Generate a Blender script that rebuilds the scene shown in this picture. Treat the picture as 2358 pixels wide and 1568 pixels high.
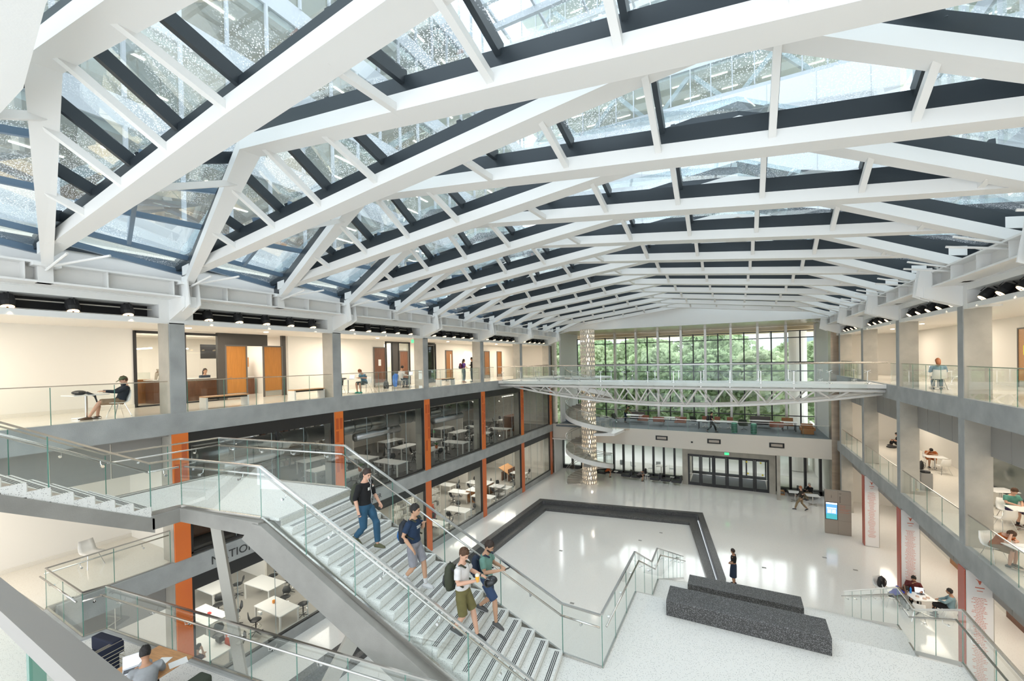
import bpy, bmesh, math, random
from mathutils import Vector as V, Matrix
PI=math.pi; rnd=random.Random(7)
for o in list(bpy.data.objects): bpy.data.objects.remove(o)
SC=bpy.context.scene; COL=SC.collection
# ---------------- camera, sky, exposure
cam=bpy.data.cameras.new('camera'); camo=bpy.data.objects.new('camera',cam); COL.objects.link(camo)
def cam_matrix(yaw,pitch,roll):
    cy,sy,cp,sp,cr,sr=math.cos(yaw),math.sin(yaw),math.cos(pitch),math.sin(pitch),math.cos(roll),math.sin(roll)
    A=Matrix(((cy,sy,0),(0,0,-1),(-sy,cy,0))); P=Matrix(((1,0,0),(0,cp,sp),(0,-sp,cp))); Q=Matrix(((cr,-sr,0),(sr,cr,0),(0,0,1)))
    M=Q@P@A
    R=Matrix((M[0],-M[1],-M[2])).transposed()
    return R.to_4x4()
EYE=V((0,0,11.12))
camo.matrix_world=Matrix.Translation(EYE)@cam_matrix(.4835,-.0099,-.0188)
cam.sensor_width=36; cam.lens=14.968; cam.shift_y=.02408; cam.clip_start=.02; cam.clip_end=400
SC.camera=camo
W=bpy.data.worlds.new('overcast'); SC.world=W; W.use_nodes=True
nt=W.node_tree; bg=nt.nodes['Background']
sky=nt.nodes.new('ShaderNodeTexSky'); sky.sky_type='HOSEK_WILKIE'; sky.turbidity=9; sky.ground_albedo=.5; sky.sun_direction=(.2,-.5,.84)
mx=nt.nodes.new('ShaderNodeMixRGB'); mx.inputs[0].default_value=.12; mx.inputs[1].default_value=(.86,.93,1,1)
nt.links.new(sky.outputs[0],mx.inputs[2]); nt.links.new(mx.outputs[0],bg.inputs[0]); bg.inputs[1].default_value=2.6
SUN=bpy.data.lights.new('sun','SUN'); SUN.energy=2.6; SUN.angle=1.1; SUN.color=(1,.98,.95)
so=bpy.data.objects.new('sun',SUN); COL.objects.link(so); so.rotation_euler=(math.radians(-48),math.radians(8),0)
vs=SC.view_settings; vs.view_transform='Standard'; vs.look='None'; vs.exposure=.3; vs.gamma=1; vs.use_curve_mapping=False
def point(name,loc,e,col=(1,.86,.68),r=.08,spot=None,tgt=None):
    l=bpy.data.lights.new(name,'SPOT' if spot else 'POINT'); l.energy=e; l.color=col; l.shadow_soft_size=r
    o=bpy.data.objects.new(name,l); COL.objects.link(o); o.location=loc
    if spot:
        l.spot_size=spot; l.spot_blend=.6
        if tgt: o.rotation_euler=(V(tgt)-V(loc)).to_track_quat('-Z','Y').to_euler()
    return o
def area(name,loc,e,sx,sy,col=(1,.9,.78),rot=(0,0,0)):
    l=bpy.data.lights.new(name,'AREA'); l.energy=e; l.color=col; l.shape='RECTANGLE'; l.size=sx; l.size_y=sy
    o=bpy.data.objects.new(name,l); COL.objects.link(o); o.location=loc; o.rotation_euler=rot; return o
# ceiling light panels of the rooms and corridors
WARM=(1,.88,.73)
# ---------------- materials
MC={}
def N(nt,t,**k):
    n=nt.nodes.new(t)
    for a,v in k.items(): setattr(n,a,v)
    return n
def mat(name,col,rough=.5,metal=0,spec=.5,emit=0,noise=0,nscale=3,bump=0,bscale=40,col2=None,alpha=None,stretch=None):
    if name in MC: return MC[name]
    m=bpy.data.materials.new(name); m.use_nodes=True; t=m.node_tree; b=t.nodes['Principled BSDF']
    c=(*col,1); b.inputs['Base Color'].default_value=c; b.inputs['Roughness'].default_value=rough; b.inputs['Metallic'].default_value=metal
    b.inputs['Specular IOR Level'].default_value=spec
    if emit: b.inputs['Emission Color'].default_value=c; b.inputs['Emission Strength'].default_value=emit
    if noise or bump:
        tc=N(t,'ShaderNodeTexCoord'); mp=N(t,'ShaderNodeMapping'); t.links.new(tc.outputs['Object'],mp.inputs[0])
        if stretch: mp.inputs['Scale'].default_value=stretch
    if noise:
        ns=N(t,'ShaderNodeTexNoise'); ns.inputs['Scale'].default_value=nscale; ns.inputs['Detail'].default_value=6
        r=N(t,'ShaderNodeValToRGB'); r.color_ramp.elements[0].position=.3; r.color_ramp.elements[1].position=.7
        k=col2 or tuple(x*(1-noise) for x in col); r.color_ramp.elements[0].color=(*k,1); r.color_ramp.elements[1].color=c
        t.links.new(mp.outputs[0],ns.inputs[0]); t.links.new(ns.outputs[0],r.inputs[0]); t.links.new(r.outputs[0],b.inputs['Base Color'])
    if bump:
        n2=N(t,'ShaderNodeTexNoise'); n2.inputs['Scale'].default_value=bscale; bp=N(t,'ShaderNodeBump'); bp.inputs[0].default_value=bump; bp.inputs['Distance'].default_value=.02
        t.links.new(mp.outputs[0],n2.inputs[0]); t.links.new(n2.outputs[0],bp.inputs['Height']); t.links.new(bp.outputs[0],b.inputs['Normal'])
    MC[name]=m; return m
def speck(name,col,c2,scale,thr,rough=.3,c3=None,spec=.5):
    """terrazzo / granite: voronoi chips in a plain ground"""
    m=bpy.data.materials.new(name); m.use_nodes=True; t=m.node_tree; b=t.nodes['Principled BSDF']
    b.inputs['Roughness'].default_value=rough; b.inputs['Specular IOR Level'].default_value=spec
    tc=N(t,'ShaderNodeTexCoord'); prev=None
    rgb=N(t,'ShaderNodeRGB'); rgb.outputs[0].default_value=(*col,1); out=rgb.outputs[0]
    for i,(cc,sc,th) in enumerate(((c2,scale,thr),(c3 or c2,scale*1.7,thr*.8))):
        v=N(t,'ShaderNodeTexVoronoi'); v.inputs['Scale'].default_value=sc; t.links.new(tc.outputs['Object'],v.inputs[0])
        mt=N(t,'ShaderNodeMath',operation='LESS_THAN'); mt.inputs[1].default_value=th; t.links.new(v.outputs['Distance'],mt.inputs[0])
        # only some cells carry a chip
        s=N(t,'ShaderNodeSeparateColor'); t.links.new(v.outputs['Color'],s.inputs[0])
        g=N(t,'ShaderNodeMath',operation='GREATER_THAN'); g.inputs[1].default_value=.45; t.links.new(s.outputs[0],g.inputs[0])
        mu=N(t,'ShaderNodeMath',operation='MULTIPLY'); t.links.new(mt.outputs[0],mu.inputs[0]); t.links.new(g.outputs[0],mu.inputs[1])
        x=N(t,'ShaderNodeMixRGB'); t.links.new(mu.outputs[0],x.inputs[0]); t.links.new(out,x.inputs[1]); x.inputs[2].default_value=(*cc,1); out=x.outputs[0]
    t.links.new(out,b.inputs['Base Color']); MC[name]=m; return m
def glass(name,tint=(.9,.97,.95),refl=.12,rough=.0,drops=0,base=.02):
    m=bpy.data.materials.new(name); m.use_nodes=True; t=m.node_tree; t.nodes.clear()
    o=N(t,'ShaderNodeOutputMaterial'); tr=N(t,'ShaderNodeBsdfTransparent'); tr.inputs[0].default_value=(*tint,1)
    gl=N(t,'ShaderNodeBsdfGlossy'); gl.inputs['Roughness'].default_value=rough; gl.inputs[0].default_value=(.95,1,.98,1)
    fr=N(t,'ShaderNodeFresnel'); fr.inputs[0].default_value=1.45; mu=N(t,'ShaderNodeMath',operation='MULTIPLY_ADD'); mu.inputs[1].default_value=refl*8; mu.inputs[2].default_value=base; mu.use_clamp=True
    mi=N(t,'ShaderNodeMixShader'); t.links.new(fr.outputs[0],mu.inputs[0]); t.links.new(mu.outputs[0],mi.inputs[0]); t.links.new(tr.outputs[0],mi.inputs[1]); t.links.new(gl.outputs[0],mi.inputs[2])
    last=mi
    if drops:
        tc=N(t,'ShaderNodeTexCoord'); v=N(t,'ShaderNodeTexVoronoi'); v.inputs['Scale'].default_value=34; t.links.new(tc.outputs['Object'],v.inputs[0])
        lt=N(t,'ShaderNodeMath',operation='LESS_THAN'); lt.inputs[1].default_value=.33; t.links.new(v.outputs['Distance'],lt.inputs[0])
        n=N(t,'ShaderNodeTexNoise'); n.inputs['Scale'].default_value=.9; n.inputs['Detail'].default_value=4; t.links.new(tc.outputs['Object'],n.inputs[0])
        r=N(t,'ShaderNodeMapRange'); r.inputs[1].default_value=.4; r.inputs[2].default_value=.68; r.inputs[3].default_value=.03; r.inputs[4].default_value=drops; t.links.new(n.outputs[0],r.inputs[0])
        m2=N(t,'ShaderNodeMath',operation='MULTIPLY'); t.links.new(lt.outputs[0],m2.inputs[0]); t.links.new(r.outputs[0],m2.inputs[1])
        ad=N(t,'ShaderNodeMath',operation='ADD'); ad.inputs[1].default_value=.06; t.links.new(m2.outputs[0],ad.inputs[0])
        tl=N(t,'ShaderNodeBsdfTranslucent'); tl.inputs[0].default_value=(.93,.97,1,1)
        m3=N(t,'ShaderNodeMixShader'); t.links.new(ad.outputs[0],m3.inputs[0]); t.links.new(mi.outputs[0],m3.inputs[1]); t.links.new(tl.outputs[0],m3.inputs[2]); last=m3
    t.links.new(last.outputs[0],o.inputs[0]); MC[name]=m; return m
WHITE=mat('white_paint',(.80,.80,.78),.45,bump=.05)
STEELW=mat('white_painted_steel',(.80,.79,.765),.35)
WALLW=mat('warm_white_wall',(.83,.80,.74),.7)
BEIGE=mat('beige_plaster',(.66,.61,.54),.7)
CEIL=mat('ceiling_white',(.80,.77,.72),.7)
CONC=mat('concrete',(.42,.43,.42),.75,noise=.24,nscale=1.6,bump=.25)
CONCW=mat('warm_concrete',(.47,.44,.38),.75,noise=.25,nscale=1.4,bump=.25)
CONCD=mat('stair_concrete',(.29,.28,.255),.6,noise=.2,nscale=2,bump=.15)
TERR=speck('terrazzo',(.76,.75,.72),(.30,.30,.29),38,.26,.28,(.50,.46,.40))
TERS=speck('stair_terrazzo',(.74,.74,.71),(.25,.25,.24),46,.27,.4,(.45,.44,.40))
TERR_R=speck('shaded_riser_terrazzo',(.46,.45,.39),(.22,.21,.18),46,.30,.5,(.4,.37,.32))  # stair terrazzo darkened, painting in the lower light on the risers
FLOORG=speck('polished_terrazzo',(.83,.81,.77),(.62,.58,.52),30,.22,.10,(.66,.63,.58),.6)
FLOORW=speck('corridor_terrazzo',(.78,.74,.66),(.60,.52,.42),40,.25,.14,(.66,.6,.5))
GRAN=speck('black_granite',(.045,.044,.043),(.30,.30,.31),55,.34,.38,(.40,.39,.38))
CARP=mat('grey_carpet',(.22,.25,.27),.95,noise=.35,nscale=25)
ORANGE=mat('orange_panel',(.80,.20,.03),.35,noise=.12,nscale=.6,col2=(.70,.15,.035))
ORANGED=mat('dark_orange_panel',(.55,.10,.02),.4)
RED=mat('red_panel',(.50,.10,.06),.35)
BLACK=mat('matte_black',(.012,.012,.013),.6)
DARK=mat('dark_metal',(.035,.035,.037),.4,metal=.3)
DARKB=mat('dark_roof_metal',(.036,.045,.053),.38,metal=.2)
BLUEM=mat('blue_grey_metal',(.16,.23,.31),.3,metal=.3)
STEEL=mat('stainless_steel',(.62,.60,.57),.22,metal=1,bump=.02,bscale=200)
STEELP=mat('brushed_steel_cladding',(.50,.42,.34),.28,metal=.85,noise=.25,nscale=.8,stretch=(1,1,4))
CHROME=mat('chrome',(.8,.8,.8),.08,metal=1)
WOOD=mat('wood_door',(.40,.17,.055),.45,noise=.35,nscale=4,stretch=(8,8,.6))
WOODD=mat('walnut',(.20,.085,.045),.5,noise=.3,nscale=4,stretch=(6,6,.6))
WOODL=mat('light_wood',(.62,.33,.15),.4,noise=.25,nscale=4,stretch=(1,8,8))
PANG=mat('grey_panel',(.33,.32,.30),.6)
TAUPE=mat('taupe_metal',(.37,.32,.27),.4,metal=.3)
TABLE=mat('white_laminate',(.84,.84,.82),.3)
SHELL=mat('white_plastic',(.84,.82,.77),.35)
BLKP=mat('black_plastic',(.02,.02,.022),.45)
LEATH=mat('black_leather',(.025,.025,.028),.4)
BRL=mat('brown_leather',(.30,.10,.05),.5)
GRNF=mat('dark_green_fabric',(.035,.045,.03),.85)
RUB=mat('rubber',(.03,.03,.03),.8)
LAMPE=mat('lamp_glow',(1,.72,.38),.5,emit=5)
LAMPW=mat('light_tube',(1,.93,.8),.5,emit=7)
EXITG=mat('green_exit_glow',(.02,.9,.22),.5,emit=1.6)
PAPER=mat('paper',(.85,.85,.83),.7)
def leafmat(name,c):
    m=bpy.data.materials.new(name); m.use_nodes=True; t=m.node_tree; t.nodes.clear(); o=N(t,'ShaderNodeOutputMaterial'); d=N(t,'ShaderNodeBsdfDiffuse'); l=N(t,'ShaderNodeBsdfTranslucent'); x=N(t,'ShaderNodeMixShader'); x.inputs[0].default_value=.5
    tc=N(t,'ShaderNodeTexCoord'); n=N(t,'ShaderNodeTexNoise'); n.inputs['Scale'].default_value=.8; r=N(t,'ShaderNodeValToRGB'); r.color_ramp.elements[0].color=(*[k*.7 for k in c],1); r.color_ramp.elements[1].color=(*c,1); r.color_ramp.elements[0].position=.35; r.color_ramp.elements[1].position=.65
    t.links.new(tc.outputs['Object'],n.inputs[0]); t.links.new(n.outputs[0],r.inputs[0])
    for q in(d,l): t.links.new(r.outputs[0],q.inputs[0])
    t.links.new(d.outputs[0],x.inputs[1]); t.links.new(l.outputs[0],x.inputs[2]); t.links.new(x.outputs[0],o.inputs[0]); return m
TREE=[leafmat('foliage_%s'%n,c) for n,c in (('a',(.54,.66,.42)),('b',(.48,.62,.38)),('c',(.60,.70,.46)))]  # leaf colours lightened, hazy overexposed daylight painted into them
BARK=mat('bark',(.2,.15,.11),.9)
PAVE=mat('pale_paving',(.72,.71,.68),.7,noise=.08,nscale=.5)
GR=glass('rail_glass',(.97,.985,.98),.022,base=.004)
GREDGE=mat('glass_edge',(.10,.25,.20),.15)
GW=glass('window_glass',(.93,.96,.95),.07,base=.02)
GLAB=glass('lab_glass',(.84,.87,.86),.09,base=.03)
GROOF=glass('rainy_roof_glass',(.86,.94,.97),.04,drops=.7,base=.01)
# ---------------- mesh helpers
class MB:
    def __init__(s): s.v=[]; s.f=[]
    def add(s,vs,fs):
        n=len(s.v); s.v+=[tuple(p) for p in vs]; s.f+=[tuple(n+i for i in f) for f in fs]; return s
    def box(s,a,b):
        x0,y0,z0=a; x1,y1,z1=b
        if x0>x1:x0,x1=x1,x0
        if y0>y1:y0,y1=y1,y0
        if z0>z1:z0,z1=z1,z0
        return s.add([(x0,y0,z0),(x1,y0,z0),(x1,y1,z0),(x0,y1,z0),(x0,y0,z1),(x1,y0,z1),(x1,y1,z1),(x0,y1,z1)],[(0,3,2,1),(4,5,6,7),(0,1,5,4),(1,2,6,5),(2,3,7,6),(3,0,4,7)])
    def cb(s,c,d,rz=0,tilt=None):
        m=Matrix.Rotation(rz,3,'Z')
        if tilt: m=m@Matrix.Rotation(tilt[1],3,tilt[0])
        c=V(c); P=[c+m@V((i*d[0]/2,j*d[1]/2,k*d[2]/2)) for k in(-1,1) for i,j in((-1,-1),(1,-1),(1,1),(-1,1))]
        return s.add(P,[(0,3,2,1),(4,5,6,7),(0,1,5,4),(1,2,6,5),(2,3,7,6),(3,0,4,7)])
    def prism(s,poly,z0,z1):
        n=len(poly); A=0
        for i in range(n):
            A+=poly[i][0]*poly[(i+1)%n][1]-poly[(i+1)%n][0]*poly[i][1]
        if A<0: poly=poly[::-1]
        return s.add([(x,y,z0) for x,y in poly]+[(x,y,z1) for x,y in poly],[tuple(range(n))[::-1],tuple(range(n,2*n))]+[(i,(i+1)%n,n+(i+1)%n,n+i) for i in range(n)])
    def sweepx(s,poly,x0,x1):  # poly in (y,z) swept along x
        n=len(poly); return s.add([(x0,y,z) for y,z in poly]+[(x1,y,z) for y,z in poly],[tuple(range(n)),tuple(range(n,2*n))[::-1]]+[(i,n+i,n+(i+1)%n,(i+1)%n) for i in range(n)])
    def sweepy(s,poly,y0,y1):  # poly in (x,z)
        n=len(poly); return s.add([(x,y0,z) for x,z in poly]+[(x,y1,z) for x,z in poly],[tuple(range(n)),tuple(range(n,2*n))[::-1]]+[(i,n+i,n+(i+1)%n,(i+1)%n) for i in range(n)])
    def loft(s,pts,rads,side=None,n=10,cap=True):
        pts=[V(p) for p in pts]; k=len(pts); R=[]
        for i,p in enumerate(pts):
            t=(pts[min(i+1,k-1)]-pts[max(i-1,0)]).normalized()
            sd=V(side) if side is not None else (V((0,0,1)) if abs(t.z)<.9 else V((1,0,0)))
            if side is None and i and False: pass
            u=(sd-t*sd.dot(t))
            if u.length<1e-4: u=t.orthogonal()
            u.normalize(); w=t.cross(u); r=rads[i]; a,b=(r if isinstance(r,tuple) else (r,r))
            R.append([p+u*(a*math.cos(2*PI*j/n))+w*(b*math.sin(2*PI*j/n)) for j in range(n)])
        vs=[q for r in R for q in r]; fs=[(i*n+j,i*n+(j+1)%n,(i+1)*n+(j+1)%n,(i+1)*n+j) for i in range(k-1) for j in range(n)]
        if cap: fs+=[tuple(range(n))[::-1],tuple(range((k-1)*n,k*n))]
        return s.add(vs,fs)
    def tube(s,pts,r,n=8): return s.loft(pts,[r]*len(pts),n=n)
    def bar(s,a,b,w,h,up=(0,0,1)):
        a=V(a);b=V(b); t=(b-a).normalized(); u=V(up); x=t.cross(u)
        if x.length<1e-4: x=t.orthogonal()
        x.normalize(); y=x.cross(t); P=[p+x*(i*w/2)+y*(j*h/2) for p in(a,b) for i,j in((-1,-1),(1,-1),(1,1),(-1,1))]
        return s.add(P,[(0,1,2,3),(7,6,5,4),(0,4,5,1),(1,5,6,2),(2,6,7,3),(3,7,4,0)])
    def ell(s,c,r,m=None,n=14,k=10):
        c=V(c); m=m or Matrix.Identity(3); vs=[];fs=[]
        for i in range(k+1):
            th=PI*i/k
            for j in range(n):
                ph=2*PI*j/n; vs.append(c+m@V((r[0]*math.sin(th)*math.cos(ph),r[1]*math.sin(th)*math.sin(ph),r[2]*math.cos(th))))
        for i in range(k):
            for j in range(n): fs.append((i*n+j,(i+1)*n+j,(i+1)*n+(j+1)%n,i*n+(j+1)%n))
        return s.add(vs,fs)
    def lathe(s,c,prof,n=16):
        vs=[(c[0]+r*math.cos(2*PI*j/n),c[1]+r*math.sin(2*PI*j/n),c[2]+z) for r,z in prof for j in range(n)]; k=len(prof)
        fs=[(i*n+j,i*n+(j+1)%n,(i+1)*n+(j+1)%n,(i+1)*n+j) for i in range(k-1) for j in range(n)]+[tuple(range(n))[::-1],tuple(range((k-1)*n,k*n))]
        return s.add(vs,fs)
    def cyl(s,a,b,r,n=12): return s.loft([a,b],[r,r],n=n)
    def quad(s,*p): return s.add(p,[tuple(range(len(p)))])
    def build(s,name,m,parent=None,smooth=False,bev=0,**k):
        me=bpy.data.meshes.new(name); me.from_pydata([tuple(v) for v in s.v],[],s.f); me.validate(); me.materials.append(m)
        if smooth:
            for p in me.polygons: p.use_smooth=True
        o=bpy.data.objects.new(name,me); COL.objects.link(o)
        if parent:
            o.parent=parent
            if k.get('world'): o.location=-parent.location
        if bev:
            b=o.modifiers.new('bevel','BEVEL'); b.width=bev; b.segments=2; b.limit_method='ANGLE'
        return o
NTH=['first','second','third','fourth','fifth','sixth','seventh','eighth','ninth','tenth','eleventh','twelfth','thirteenth','fourteenth','fifteenth','sixteenth']
def B(a,b): return MB().box(a,b)
def tag(o,label,cat,group=None):
    o['label']=label; o['category']=cat
    if group: o['group']=group
    return o
def thing(name,label,cat,loc=(0,0,0),rz=0,group=None):
    o=bpy.data.objects.new(name,None); COL.objects.link(o); o.empty_display_size=.2; o.location=loc; o.rotation_euler=(0,0,rz); return tag(o,label,cat,group)
def struct(name,mb,m,parent=None,**k):
    o=mb.build(name,m,parent,**k)
    if not parent: o['kind']='structure'
    return o
def sroot(name,loc=(0,0,0)):
    o=bpy.data.objects.new(name,None); COL.objects.link(o); o.location=loc; o['kind']='structure'; return o
KIDS={}
def dup(root,loc,rz=0,label=None,group=None,sc=None):
    def cp(o,par):
        c=o.copy(); COL.objects.link(c); c.parent=par
        if par: c.matrix_parent_inverse=o.matrix_parent_inverse.copy()
        for ch in KIDS_OF(o): cp(ch,c)
        return c
    r=cp(root,None); r.location=loc; r.rotation_euler=(0,0,rz)
    if label: r['label']=label
    if group: r['group']=group
    if sc: r.scale=(sc,sc,sc)
    return r
def KIDS_OF(o): return list(o.children)
class Kind:
    """first() places the prototype itself, later calls place copies"""
    def __init__(s,make): s.make=make; s.o=None; s.used=False
    def put(s,loc,rz,label,group=None,sc=None):
        if s.o is None: s.o=s.make()
        if not s.used:
            s.used=True; o=s.o; o.location=loc; o.rotation_euler=(0,0,rz); o['label']=label
            if group: o['group']=group
            if sc: o.scale=(sc,sc,sc)
            return o
        o=dup(s.o,loc,rz,label,group,sc)
        if not group and 'group' in o: del o['group']
        if not sc: o.scale=(1,1,1)
        return o
# ---------------- levels and plan
XL,XR=-16.05,6.55; Z2,Z3=4.81,9.62; BAY=6.26; YC=[6.98+BAY*i for i in range(6)]; YCR=[6.75+6.13*i for i in range(6)]
YE=40.0; BKL=-20.15; BKR=10.6
# floor
fl=MB()
PIT=[(-13.35,12.0),(-13.0,29.9),(-2.75,31.5),(-1.05,24.1),(-2.2,12.0)]
def ring(mb,outer,inner,z):
    n=len(outer)
    for i in range(n): mb.quad((*outer[i],z),(*outer[(i+1)%n],z),(*inner[(i+1)%n],z),(*inner[i],z))
OUT=[(-26,-6),(-26,46.5),(13,46.5),(13,-6)]
f1=MB(); f1.quad((-26,-6,0),(-26,9,0),(13,9,0),(13,-6,0)); f1.quad((-26,9,0),(-26,46.5,0),(-14.0,46.5,0),(-14.0,9,0))
f1.quad((-14.0,31.05,0),(-14.0,46.5,0),(13,46.5,0),(13,33.0,0),(-2.2,33.0,0)); f1.quad((-2.2,33.0,0),(13,33.0,0),(13,9,0),(-.7,9,0),(-.55,23.6,0))
struct('floor',f1,FLOORG)
f2=MB(); f2.quad((-13.0,9,-.42),(-13.0,29.9,-.42),(-2.95,31.45,-.42),(-1.35,23.7,-.42),(-1.4,9,-.42)); struct('floor',f2,FLOORG)
# granite edging of the sunken court: upper kerb and lower ledge
def edging(name,o1,o2,z1,z0):
    m=MB(); n=len(o1)
    for i in range(n-1):
        a,b,c,d=o1[i],o1[i+1],o2[i+1],o2[i]
        m.add([(*a,z1),(*b,z1),(*c,z1),(*d,z1),(*c,z0),(*d,z0),(*a,z0),(*b,z0)],[(0,1,2,3),(3,2,4,5),(0,6,7,1)])
    m.quad((*o1[-1],z1),(*o1[-1],z0),(*o2[-1],z0),(*o2[-1],z1))
    return m
K0=[(-14.0,9),(-14.0,31.05),(-2.2,33.0),(-.55,23.6),(-.7,9)]; K1=[(-13.62,9),(-13.62,30.75),(-2.5,32.6),(-.9,23.6),(-.95,9)]
K2=[(-13.55,9),(-13.55,30.7),(-2.56,32.52),(-.97,23.6),(-1.0,9)]; K3=[(-13.0,9),(-13.0,29.9),(-2.95,31.45),(-1.35,23.7),(-1.4,9)]
tag(edging('k',K0,K1,.06,-.42).build('granite_kerb',GRAN),'black granite kerb framing the sunken white court','kerb')
tag(edging('k',K2,K3,-.2,-.42).build('granite_ledge',GRAN),'lower black granite ledge running inside the sunken court kerb','ledge')
# left and right wing floor plates with concrete edge bands
def slab(name,poly,z,m,mt=.12):
    return struct(name,MB().prism(poly,z-mt,z),m)
slab('floor',[(XL-.15,-4),(XL-.15,40.2),(-25.5,40.2),(-25.5,-4)],Z3,FLOORW)
slab('floor',[(XL-.15,4.1),(XL-.15,40.2),(-25.5,40.2),(-25.5,4.1)],Z2,FLOORW)
slab('floor',[(XR+.15,-4),(XR+.15,40.2),(12.5,40.2),(12.5,-4)],Z3,FLOORW)
slab('floor',[(XR+.15,-4),(XR+.15,40.2),(12.5,40.2),(12.5,-4)],Z2,FLOORW)
for x,s in((XL,-1),(XR,1)):
    for z,y0 in((Z3,-4),(Z2,4.3 if s<0 else -4)):
        struct('trim_1',MB().box((x-s*.02,y0,z-.66),(x+s*.15,40.2,z+.02)),CONC)
        struct('ceiling',B((x+s*.16,y0,z-.72),(x+s*9.4,40.2,z-.64)),CEIL if s>0 else PANG)
# L3 ceilings
for x,s,bk in((XL,-1,BKL),(XR,1,BKR)):
    struct('ceiling',B((x+s*.2,-4,12.6),(x+s*9.5,40.2,12.72)),CEIL)
# columns
for side,YY in((0,YC),(1,YCR)):
    for i,y in enumerate(YY):
        if side==0: b=MB().box((XL+.0,y,0),(XL-.68,y+.45,12.66))
        else: b=MB().box((XR,y,0),(XR+.66,y+.42,12.66))
        c=struct('concrete_column',b,CONC if side==0 else CONCW,bev=.012)
        if side==0: struct('column_face',B((XL-.67,y-.012,0),(XL-.01,y,12.62)),CONCW,c)
        if side==1: struct('column_face',B((XR-.012,y+.01,0),(XR,y+.41,12.66)),CONC,c)
# columns at the ends of each wing are clad in steel
struct('steel_cladding',B((XL-.9,39.0,0),(XL+.02,40.3,13.85)),STEELP); struct('steel_cladding',B((6.2,38.6,0),(7.3,39.6,13.85)),STEELP)
struct('wall_far',MB().box((7.3,40.2,0),(12.8,40.4,12.7)).box((-26,40.2,0),(-16.9,40.4,12.7)),WALLW)
# back walls of the corridors
struct('wall_left',MB().box((BKL-.15,-4,Z3),(BKL,7.6,12.6)).box((BKL-.15,13.9,Z3),(BKL,20.6,12.6)).box((BKL-.15,23.0,Z3),(BKL,24.2,12.6)).box((BKL-.15,25.9,Z3),(BKL,40.2,12.6)),WALLW)
struct('wall_right',B((BKR,-4,Z3),(BKR+.15,40.2,12.6)),WALLW)
struct('wall_right',B((BKR,-4,Z2),(BKR+.15,40.2,8.9)),WALLW)
struct('wall_right',B((10.0,-4,0),(10.15,40.2,4.1)),WALLW)
struct('wall_left',MB().box((BKL-.15,-6,Z2),(BKL,7.4,8.9)).box((BKL,7.4,Z2),(XL-1.0,7.55,8.9)),WALLW)
struct('wall_left',MB().box((-20.0,-6,0),(-19.85,7.4,4.1)).box((-19.9,7.4,0),(XL-1.0,7.55,4.1)),WALLW)
for z,x,s,y1 in((Z3,BKL,1,7.6),(Z2,BKL,1,7.4),(Z3,BKR,-1,40)):
    struct('baseboard_left' if s>0 else 'baseboard_right',B((x,-3,z),(x+s*.03,y1,z+.13)),FLOORW)
# taller grey fins hanging at the mouth of the right second floor
for i in range(5):
    y0=YCR[i]+.42; y1=YCR[i+1] if i<5 else 40
    m=MB(); n=5
    for k in range(n): m.box((XR+.6,y0+(y1-y0)*k/n+.02,7.8),(XR+.66,y0+(y1-y0)*(k+1)/n-.02,8.92))
    struct('trim_2',m,PANG)
m=MB()
for k in range(5): m.box((XR+.6,1+k*1.2,7.8),(XR+.66,2.16+k*1.2,8.92))
struct('trim_2',m,PANG)
m=MB()
for k in range(5):
    for z0,z1 in((7.8,8.92),(3.2,4.1)): m.box((XL-.6,.5+k*1.3,z0),(XL-.66,1.76+k*1.3,z1))
struct('trim_2',m,PANG)
for i in range(1,5):
    y0=YCR[i]+.42; y1=YCR[i+1]; m=MB()
    for k in range(5): m.box((XR+.6,y0+(y1-y0)*k/5+.02,3.3),(XR+.66,y0+(y1-y0)*(k+1)/5-.02,4.1))
    struct('trim_2',m,PANG)
# lighting coves: white headers, black recess, ledge beam, haunches
for side,(x,s,YY) in enumerate(((XL,-1,YC),(XR,1,YCR))):
    struct('trim_3',MB().box((x,-4,12.52),(x+s*.2,40.0,12.68)).box((x,-4,13.1),(x+s*1.0,40.0,13.3)),WHITE)
    struct('trim_4',MB().box((x+s*.75,-4,12.68),(x+s*.85,40.0,13.1)).box((x+s*.02,-4,12.66),(x+s*.8,40,12.69)),BLACK)
    for i,y in enumerate(YY):
        w=.45; struct('trim_3',B((x-s*.005,y-.25,12.55),(x+s*.8,y+w+.25,13.2)),WHITE)
        h=MB().sweepy([(x,12.62),(x,13.32),(x-s*.95,13.32),(x-s*.95,12.98),(x-s*.75,12.9)],y+.02,y+w-.02)
        hb=struct('roof_bracket',h,WHITE)
        g=MB()
        for d in(.06,w-.1): g.add([(x-s*.72,y+d,12.85),(x-s*1.15,y+d,13.05),(x-s*1.02,y+d,13.95),(x-s*.72,y+d,13.95),(x-s*.72,y+d+.04,12.85),(x-s*1.15,y+d+.04,13.05),(x-s*1.02,y+d+.04,13.95),(x-s*.72,y+d+.04,13.95)],[(0,1,2,3),(7,6,5,4),(0,4,5,1),(1,5,6,2),(2,6,7,3),(3,7,4,0)])
        struct('gusset',g,STEELW,hb)
    # I beam
    b=MB().box((x-s*.1,-4,13.78),(x-s*.75,40,13.83)).box((x-s*.1,-4,13.3),(x-s*.75,40,13.35)).box((x-s*.38,-4,13.35),(x-s*.42,40,13.78))
    k=0; yy=-1.
    while yy<39:
        b.box((x-s*.12,yy,13.35),(x-s*.7,yy+.03,13.78)); yy+=BAY/4
    struct('ledge_beam',b,STEELW)
    struct('trim_5',MB().box((x-s*.1,-4,13.28),(x+s*1.2,40,13.31)),WHITE)
    # curb wall up to the glass
    struct('wall_left' if s<0 else 'wall_right',B((x+s*.3,-4,13.3),(x+s*.42,40,14.5)),PANG if 0 else WHITE)
    struct('trim_6',B((x+s*.26,-4,14.42),(x+s*.46,40,14.62)),DARKB)
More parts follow.
